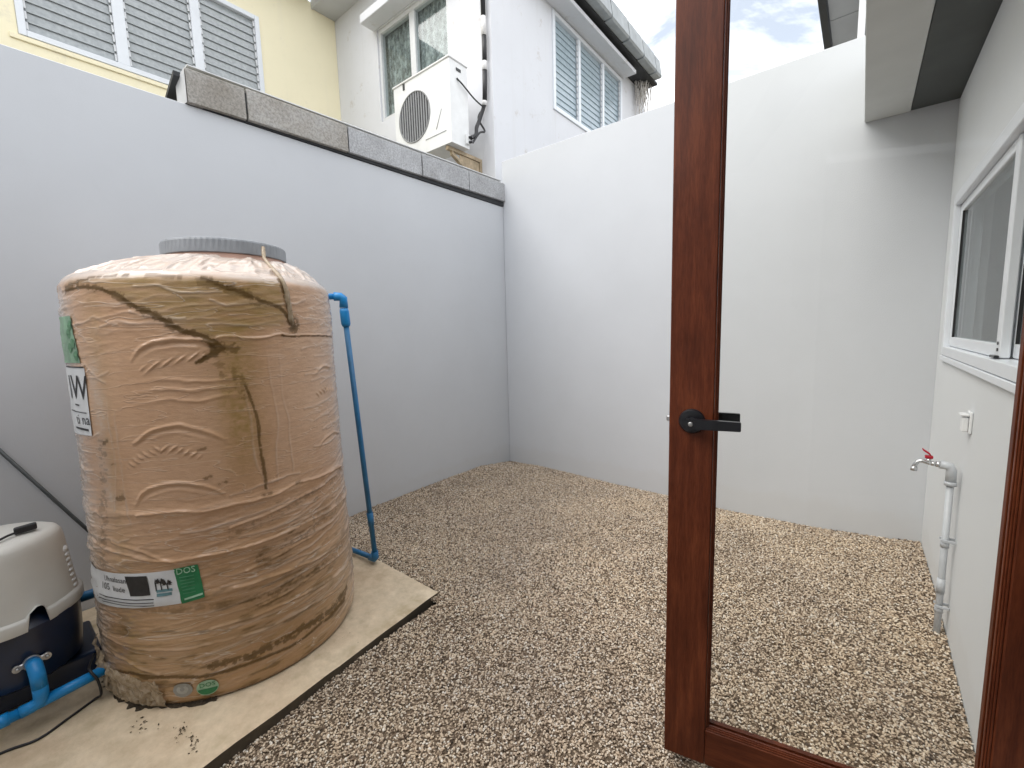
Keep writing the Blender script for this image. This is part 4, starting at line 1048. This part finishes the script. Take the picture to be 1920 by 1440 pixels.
t = MB(); t.tube(spline([(-2.36, .19, .205), (-2.285, .165, .203), (-2.245, .165, .200), (-2.228, .178, .165), (-2.235, .182, .10), (-2.26, .165, .077), (-2.225, .09, .075), (-2.19, .01, .075), (-2.215, -.07, .075), (-2.22, -.2, .075), (-2.15, -.4, .075)]), 0.0045, 8); t.build('lead', M['rubber'], cb)

# thin dark rod leaning on the left wall behind the pump
# damp soil gathered against the tank foot
so = MB(); rws = []
for i in range(201):
    th_ = R_(-118 + i * .435); row = []
    wd_ = 0.012 + (0.085 if i < 133 else .03) * max(0.0, float(fbm(np.array(i * .09), np.array(2.5), 5, 2)) - .36) * 1.1
    for j in range(6):
        q = j / 5; rr = 0.490 + wd_ * q + 0.004 * float(vnoise(np.array(i * .9), np.array(j * 1.3), 8))
        hh = SLAB + 0.0015 + 0.020 * (1 - q) ** 1.5 * float(vnoise(np.array(i * .5), np.array(j * .9), 9))
        row.append(so.bm.verts.new((TC[0] + rr * math.cos(th_), TC[1] + rr * math.sin(th_), hh if j < 5 else SLAB + .0005)))
    rws.append(row)
for A, B in zip(rws, rws[1:]):
    for j in range(5): so.bm.faces.new((A[j], A[j + 1], B[j + 1], B[j]))
o = so.build('soil', simple('damp_soil', (0.045, 0.032, 0.018), .95, .5, 90, .6, 160), smooth=60); o['kind'] = 'stuff'
t = MB(); t.tube([(LX + .022, -0.02, 1.10), (LX + .022, .36, .36), (LX + .03, .50, .076)], 0.008, 8)
tag(t.build('metal_rod', M['board']), 'thin dark rod leaning against the left wall behind the pump', 'rod')

# leaf litter and grit that has collected round the tank foot
r_ = np.random.default_rng(5); t = MB()
spots = [(-1.97, .245, .03, 14), (-1.83, .335, .014, 12), (-1.80, .31, .010, 5), (-1.77, .345, .012, 8), (-1.73, .35, .012, 7), (-1.70, .33, .014, 4), (-1.75, 1.0, .10, 5), (-1.9, .30, .05, 6)]
for (x, y, s, n) in spots:
    for _ in range(n):
        p = Vector((x + r_.normal(0, s), y + r_.normal(0, s * .5), SLAB + 0.001 + abs(r_.normal(0, .0035))))
        if math.hypot(p.x - TC[0], p.y - TC[1]) < 0.50: p += Vector((p.x - TC[0], p.y - TC[1], 0)).normalized() * 0.04
        a = r_.random() * 6.28; L_ = 0.0025 + 0.0055 * r_.random() ** 2; w_ = L_ * .6
        ux = Vector((math.cos(a), math.sin(a), r_.normal(0, .3))); uy = Vector((-math.sin(a), math.cos(a), r_.normal(0, .3)))
        t.poly([p - ux * L_, p - uy * w_, p + ux * L_, p + uy * w_])
o = t.build('leaf_litter', M['leaf_litter'], recalc=False); o['kind'] = 'stuff'

# ------------------------------------------------------------------ neighbouring yellow house
YX = -6.35
yh = thing('yellow_house', 'pale yellow house wall with a wide louvred window above the left wall', 'house', (YX, 1.8, 0))
yw = (0.62, 2.83, 4.37, 5.62)
AY = 3.928
w = MB(); wall_panel(w, 'x', YX, YX - 0.15, -6.0, AY - 0.002, -0.19, 6.19, [yw]); w.build('wall', M['yellow'], yh)
w = MB(); w.box((YX - 1.0, -6.0, 6.193), (YX + 0.42, AY - 0.40, 6.30)); w.build('eave', M['beam'], yh)
w = MB(); w.box((YX - 0.30, yw[0] - .2, yw[2] - .2), (YX - 0.28, yw[1] + .2, yw[3] + .2)); w.build('curtain', M['curtain'], yh)

def louvre_window(parent, axis, face, u0, u1, z0, z1, muls, outward, pitch, blade_mat, tilt=.16):
    """frame with mullions; tilted glass blades as parts of the window"""
    P = (lambda d, u, z: (face + outward * d, u, z)) if axis == 'x' else (lambda d, u, z: (u, face + outward * d, z))
    fr = MB(); fw = 0.055
    def bx(a, b): fr.box(P(*a), P(*b), 0.003)
    bx((-0.09, u0, z0), (0.02, u0 + fw, z1)); bx((-0.09, u1 - fw, z0), (0.02, u1, z1))
    bx((-0.09, u0 + fw + .001, z0), (0.02, u1 - fw - .001, z0 + fw)); bx((-0.09, u0 + fw + .001, z1 - fw), (0.02, u1 - fw - .001, z1))
    for (a, b) in muls: bx((-0.085, a, z0 + fw + .001), (0.015, b, z1 - fw - .001))
    wnd = fr.build('window', M['upvc'], parent)
    edges = [u0 + fw] + [e for ab in muls for e in ab] + [u1 - fw]
    n = int(round((z1 - z0 - 2 * fw) / pitch)); pt = (z1 - z0 - 2 * fw) / n
    for k in range(0, len(edges), 2):
        a, b = edges[k] + .006, edges[k + 1] - .006
        first = None
        for j in range(n):
            zc = z0 + fw + pt * (j + .5)
            if first is None:
                t = MB()
                t.box((-0.003, a, -pt * .53), (0.003, b, pt * .53), 0.001, fn=lambda c: P(-0.03 + c[0] - c[2] * tilt, c[1], zc + c[2]))
                first = t.build('louvre_blade', blade_mat, wnd); bo = first; z_first = zc
            else:
                bo = first.copy(); COL.objects.link(bo); bo.parent = wnd; bo.location = first.location + Vector((0, 0, zc - z_first))
        # serrated clip strips that carry the blades
        for e in (a - .004, b + .004 - .016):
            t = MB()
            for j in range(n):
                zc = z0 + fw + pt * (j + .5)
                t.box((-0.004, e, -pt * .34), (0.012, e + .016, pt * .42), fn=lambda c: P(-0.014 + c[0] - c[2] * .16, c[1], zc + c[2]))
            t.build('clip_strip', M['alu'], wnd)
    return wnd
yl = louvre_window(yh, 'x', YX, yw[0] + .002, yw[1] - .002, yw[2] + .002, yw[3] - .002, [(1.335, 1.435), (2.055, 2.150)], 1, 0.098, M['louvre'])
t = MB()
for (a, b) in ((0.68, 1.33), (1.44, 2.05), (2.16, 2.77)):     # faint diamond security bars behind the glass
    m_ = (a + b) / 2; zc = 4.95
    for (p, q) in (((a + .02, zc), (m_, 5.52)), ((m_, 5.52), (b - .02, zc)), ((b - .02, zc), (m_, 4.45)), ((m_, 4.45), (a + .02, zc)), ((m_, 4.42), (m_, 5.56))):
        t.tube([(YX - .075, *p), (YX - .075, *q)], 0.005, 6)
t.build('security_bar', M['alu'], yl)
w = MB(); w.box((YX + 0.002, yw[0] - .06, yw[2] - .05), (YX + 0.018, yw[1] + .04, yw[2] - .004), 0.004); w.build('sill', M['yellow'], yh)

# ------------------------------------------------------------------ neighbouring white house with air conditioner
SX = -3.318
wh = thing('white_house', 'stained white house corner with hooded windows behind the far left corner', 'house', (SX, AY, 0))
aw = (-5.35, -3.965, 4.40, 5.572)
w = MB(); wall_panel(w, 'y', AY, AY + 0.15, YX - 0.15, SX - 0.152, -0.19, 6.15, [aw])
wall_panel(w, 'x', SX, SX - 0.15, AY, 8.13, -0.19, 6.15, [(5.14, 7.225, 4.36, 5.57)])
w.box((YX, 8.0, -0.19), (SX - .153, 8.13, 6.15))
w.build('wall', M['white_house'], wh)
w = MB(); w.box((YX + .003, AY - 0.33, 6.11), (SX + .05, AY + .3, 6.19)); w.box((YX + .003, AY - 0.36, 6.10), (SX + .05, AY - .332, 6.26)); w.build('eave', M['soffit_board'], wh)
for k in range(4):
    w = MB(); w.box((YX + .35 + k * .15, AY - .375, 6.16 + .01 * (k % 2)), (YX + .42 + k * .15, AY - .362, 6.19 + .01 * (k % 3)), .004)
    w.build('rust_patch', M['rust_stain'], wh)
# two-light window with lace curtain
fr = MB(); fw = .05
a0, a1, z0, z1 = aw[0] + .002, aw[1] - .002, aw[2] + .002, aw[3] - .002
ya, yb = AY + .02, AY + .10
fr.box((a0, ya, z0), (a0 + fw, yb, z1), .003); fr.box((a1 - fw, ya, z0), (a1, yb, z1), .003); fr.box((a0 + fw + .001, ya, z0), (a1 - fw - .001, yb, z0 + fw), .003); fr.box((a0 + fw + .001, ya, z1 - fw), (a1 - fw - .001, yb, z1), .003)
fr.box((-4.70, ya + .004, z0 + fw + .001), (-4.60, yb - .004, z1 - fw - .001), .003)
wd = fr.build('window', M['alu'], wh)
for (p, q) in ((a0 + fw + .001, -4.701), (-4.599, a1 - fw - .001)):
    t = MB(); t.box((p, AY + .055, z0 + fw + .001), (q, AY + .061, z1 - fw - .001)); t.build('pane', M['win_glass'], wd)
t = MB()
cols, vs0 = 60, None
for i in range(cols + 1):
    u = a0 + (a1 - a0) * i / cols; yy = AY + .135 + .010 * math.sin(i * 1.7) + .006 * math.sin(i * .6)
    pr_ = [t.bm.verts.new((u, yy, z0 - .1)), t.bm.verts.new((u, yy, z1 + .1))]
    if vs0: t.bm.faces.new((vs0[0], pr_[0], pr_[1], vs0[1]))
    vs0 = pr_
t.build('lace_curtain', M['lace'], wd)
w = MB(); w.box((-5.416, AY - .21, 5.581), (SX - .45, AY - .001, 5.692), .006); w.build('window_hood', M['white_house'], wh)
# side louvre window and hood
sl = louvre_window(wh, 'x', SX, 5.142, 7.223, 4.362, 5.568, [(5.80, 5.86), (6.53, 6.59)], 1, 0.078, simple('louvre_glass_blue', (0.36, 0.44, 0.49), .16, .12, 20), .13)
w = MB(); w.box((SX - .32, 5.0, 4.2), (SX - .30, 7.4, 5.7)); w.box((YX + .2, AY + .40, 4.2), (SX - .5, AY + .42, 5.7)); w.build('curtain', M['curtain'], wh)
w = MB(); w.box((SX + .001, 4.55, 5.584), (SX + .24, 7.27, 5.640), .006, fn=lambda c: (c.x, c.y, c.z + (c.y - 5.2) * .0)); w.build('window_hood', M['white_house'], wh)
# sloping verge of grey tiles along the side
rk = MB(); rk.box((SX - .4, 4.4, 5.70), (-3.02, 8.05, 5.735)); rk.build('roof_underside', M['roof_dark'], wh)
yj = [4.88, 5.45, 6.02, 6.60, 7.15, 7.68, 7.93]
for k in range(6):
    t = MB(); y0, y1 = yj[k] + .014, yj[k + 1] - .014
    prof = [(-3.16, 5.735), (-3.13, 5.715), (-2.915, 5.715), (-2.893, 5.74), (-2.935, 6.0), (-2.965, 6.01), (-3.2, 6.03), (-3.2, 5.995), (-2.98, 5.975)]
    A = [t.bm.verts.new((x, y0, z)) for x, z in prof]; B = [t.bm.verts.new((x, y1, z + .006)) for x, z in prof]; n = len(prof)
    for q in range(n): t.bm.faces.new((A[q], A[(q + 1) % n], B[(q + 1) % n], B[q]))
    t.bm.faces.new(A[::-1]); t.bm.faces.new(B); t.build('verge_tile', M['rtile'], wh)
t = MB(); t.box((-3.15, 4.88, 5.745), (-2.93, 7.91, 5.96)); t.build('verge_core', M['roof_dark'], wh)

# dry roots hanging from the eave end
r_ = np.random.default_rng(12); t = MB()
for k in range(46):
    x, y = -3.20 + r_.normal(0, .05), 7.86 + r_.normal(0, .09); z = 5.72; pth = [(x, y, z)]
    L_ = 0.22 + 0.5 * r_.random()
    for j in range(6):
        x += r_.normal(0, .016); y += r_.normal(0, .020); z -= L_ / 6; pth.append((x, y, z))
    t.tube(pth, [0.008 * (1 - j / 8) + .001 for j in range(7)], 5)
tag(t.build('hanging_roots', M['root']), 'tangle of dry pale roots hanging from the end of the tiled eave', 'plant')

# ------------------------------------------------------------------ air conditioner
ax0, ax1, ay0, ay1, az0, az1 = -4.345, -3.430, 3.378, 3.640, 3.445, 4.262
ac = thing('air_conditioner', 'white outdoor air conditioner with round slatted fan on the white house', 'air conditioner', ((ax0 + ax1) / 2, 3.5, az0))
fcx, fcz, frd = -4.005, 3.862, 0.262
t = MB()      # casing with a round opening in the front
NS = 72
def ring_pts(r, y): return [t.bm.verts.new((fcx + r * math.cos(2 * math.pi * k / NS), y, fcz + r * math.sin(2 * math.pi * k / NS))) for k in range(NS)]
def rect_pt(k, y):
    a = 2 * math.pi * k / NS; c_, s_ = math.cos(a), math.sin(a)
    tt = min(((ax1 - .0 - fcx) / c_ if c_ > 0 else (ax0 - fcx) / c_) if abs(c_) > 1e-6 else 9, ((az1 - fcz) / s_ if s_ > 0 else (az0 - fcz) / s_) if abs(s_) > 1e-6 else 9)
    return (fcx + tt * c_, y, fcz + tt * s_)
inn = ring_pts(frd, ay0); dee = ring_pts(frd - .012, ay0 + .05); out = [t.bm.verts.new(rect_pt(k, ay0)) for k in range(NS)]
# snap nearest outer points to the true corners
for (cx_, cz_) in ((ax0, az0), (ax0, az1), (ax1, az0), (ax1, az1)):
    v = min(out, key=lambda v: (v.co.x - cx_) ** 2 + (v.co.z - cz_) ** 2); v.co = (cx_, ay0, cz_)
bk = [t.bm.verts.new((v.co.x, ay1, v.co.z)) for v in out]
for k in range(NS):
    n_ = (k + 1) % NS
    t.bm.faces.new((inn[k], inn[n_], out[n_], out[k])); t.bm.faces.new((dee[k], dee[n_], inn[n_], inn[k])); t.bm.faces.new((out[k], out[n_], bk[n_], bk[k]))
t.bm.faces.new(bk)
body = t.build('casing', M['ac_white'], ac)
t = MB(); t.lathe([(frd - .013, 0), (0.02, 0.0)], n=40, cap=True, fn=lambda p: (fcx + p[0], ay0 + .085, fcz + p[1])); t.build('fan_cavity', M['ac_dark'], ac)
for k in range(5):
    a = k * 2 * math.pi / 5
    t = MB()
    for (r0, r1, s0, s1) in ((.04, .22, -.35, .45),):
        pts = [(r0, a + s0 * .5), (r1, a + s0), (r1, a + s1), (r0, a + s1 * .5)]
        t.poly([(fcx + r * math.cos(q), ay0 + .06 + (.02 if i in (1, 0) else 0), fcz + r * math.sin(q)) for i, (r, q) in enumerate(pts)])
    t.build('fan_blade', M['rubber'], ac)
t = MB()
for k in range(13):
    u = -frd + (k + .5) * 2 * frd / 13; h = math.sqrt(max(frd ** 2 - u ** 2, 0)) - .004
    t.box((fcx + u - .0105, ay0 - .004, fcz - h), (fcx + u + .0105, ay0 + .012, fcz + h), .003)
t.lathe([(frd + .004, 0), (frd + .004, .006), (frd - .008, .008), (frd - .008, 0)], n=48, cap=False, fn=lambda p: (fcx + p[0], ay0 - p[2], fcz + p[1]))
t.build('fan_grille', simple('grille_grey', (0.26, 0.265, 0.27), .5, .08, 20), ac)
t = MB(); t.box((ax0 - .012, ay0 - .012, az1 + .001), (ax1 + .012, ay1 + .008, az1 + .022), .005); t.build('top_cover', M['ac_white'], ac)
t = MB()
for (p, q) in (((-3.565, 3.81), (-3.655, 3.632)), ((-3.505, 3.578), (-3.83, 3.573))):
    t.tube([(p[0], ay0 - .001, p[1]), (q[0], ay0 - .001, q[1])], .0045, 6)
t.build('trim_line', simple('trim_grey', (0.40, .41, .41), .5), ac)
t = MB(); t.box((ax0 + .17, ay0 - .006, az1 - .07), (ax0 + .20, ay0 - .001, az1 - .002)); t.build('latch', M['ac_dark'], ac)
t = MB(); t.box((ax1 + .001, 3.475, 4.175), (ax1 + .006, 3.545, 4.205), .002); t.build('grip_recess', M['ac_dark'], ac)
for xx in (ax0 + .16, ax1 - .10):
    t = MB(); t.box((xx - .02, 3.40, az0 - .042), (xx + .02, AY - .002, az0 - .006)); t.box((xx - .02, AY - .035, az0 - .30), (xx + .02, AY - .002, az0 - .043))
    t.box((-0.02, 0, -.018), (.02, .50, .018), fn=lambda c: (xx + c[0] * .9, 3.46 + c[1] * .86, az0 - .06 - c[1] * .46 + c[2])); t.box((xx - .004, AY - .34, az0 - .16), (xx + .004, AY - .04, az0 - .045)); t.build('bracket', M['rust'], ac)
t = MB(); t.box((ax1 + .001, 3.575, 3.48), (ax1 + .03, 3.63, 3.58), .004); t.build('valve_cover', M['ac_white'], ac)
for zz in (3.50, 3.55):
    t = MB(); t.tube([(ax1 + .03, 3.61, zz), (ax1 + .07, 3.62, zz)], .014, 10); t.build('valve', M['black'], ac)

rp = thing('refrigerant_pipe', 'black insulated pipe bound with white tape at the white house corner', 'pipe', (-3.40, AY - .04, 3.7))
yy = AY - .045
run = [(-3.385, yy, 6.09), (-3.385, yy, 4.86), (-3.383, yy, 4.55), (-3.396, yy, 4.05), (-3.42, yy, 3.93), (-3.44, yy - .05, 3.80), (-3.415, yy - .12, 3.70), (-3.39, 3.66, 3.58), (-3.40, 3.63, 3.53)]
cut = [(0, 6.09, 4.87, 'rubber'), (0, 4.87, 4.68, 'tape'), (0, 4.68, 4.42, 'rubber'), (0, 4.42, 4.33, 'tape'), (0, 4.33, 4.02, 'rubber'), (0, 4.02, 3.975, 'tape')]
def xat(z): return float(np.interp(-z, [-6.09, -4.86, -4.55, -4.05, -3.93], [-3.385, -3.385, -3.383, -3.396, -3.42]))
for _, za, zb, mt in cut:
    t = MB(); t.tube([(xat(za), yy, za), (xat((za + zb) / 2), yy, (za + zb) / 2), (xat(zb), yy, zb)], .026 if mt == 'rubber' else .029, 12)
    t.build('insulation' if mt == 'rubber' else 'tape_band', M[mt], rp)
t = MB(); t.tube(spline([(-3.41, yy, 3.98), (-3.43, yy - .03, 3.88), (-3.43, yy - .08, 3.78), (-3.40, yy - .15, 3.69), (-3.385, 3.70, 3.60), (-3.395, 3.63, 3.55)]), .021, 10); t.build('insulation', M['rubber'], rp)
t = MB(); t.tube(spline([(-3.42, yy, 3.96), (-3.46, yy - .05, 3.84), (-3.40, yy - .02, 3.70), (-3.37, yy - .14, 3.63), (-3.38, 3.64, 3.50)]), .011, 8); t.build('small_pipe', M['rubber'], rp)
t = MB(); t.tube(spline([(ax1 + .004, 3.48, 4.10), (ax1 + .03, 3.54, 4.05), (-3.40, 3.70, 3.98), (-3.40, 3.83, 3.95), (-3.41, yy, 3.97)]), .008, 8); t.build('wire', M['rubber'], rp)

# ------------------------------------------------------------------ neighbouring eave beyond the far wall
ne = thing('neighbour_house', 'dark edged eave and grey soffit boards of the house beyond the far wall', 'house', (1.0, 5.5, 0))
ZS = 4.15
ys = [3.96, 4.50, 5.14, 5.60, 6.4]
for k in range(4):
    t = MB(); t.box((-0.365, ys[k] + .006, ZS), (1.2, ys[k + 1] - .006, ZS + .02), .002); t.build('soffit_board', M['soffit_board'], ne)
t = MB(); t.box((-0.36, 3.96, ZS + .022), (1.2, 6.4, ZS + .06)); t.build('roof_deck', M['roof_dark'], ne)
t = MB(); t.box((-0.43, 3.93, ZS - .025), (-0.370, 6.4, ZS + .12), .004); t.build('fascia_board', M['fascia'], ne)
t = MB(); t.box((-0.130, 4.1, 3.2), (-0.09, 5.15, ZS - .003)); t.box((-0.02, 3.96, -.19), (1.2, 6.4, ZS - .004)); t.build('wall', M['white_house'], ne)
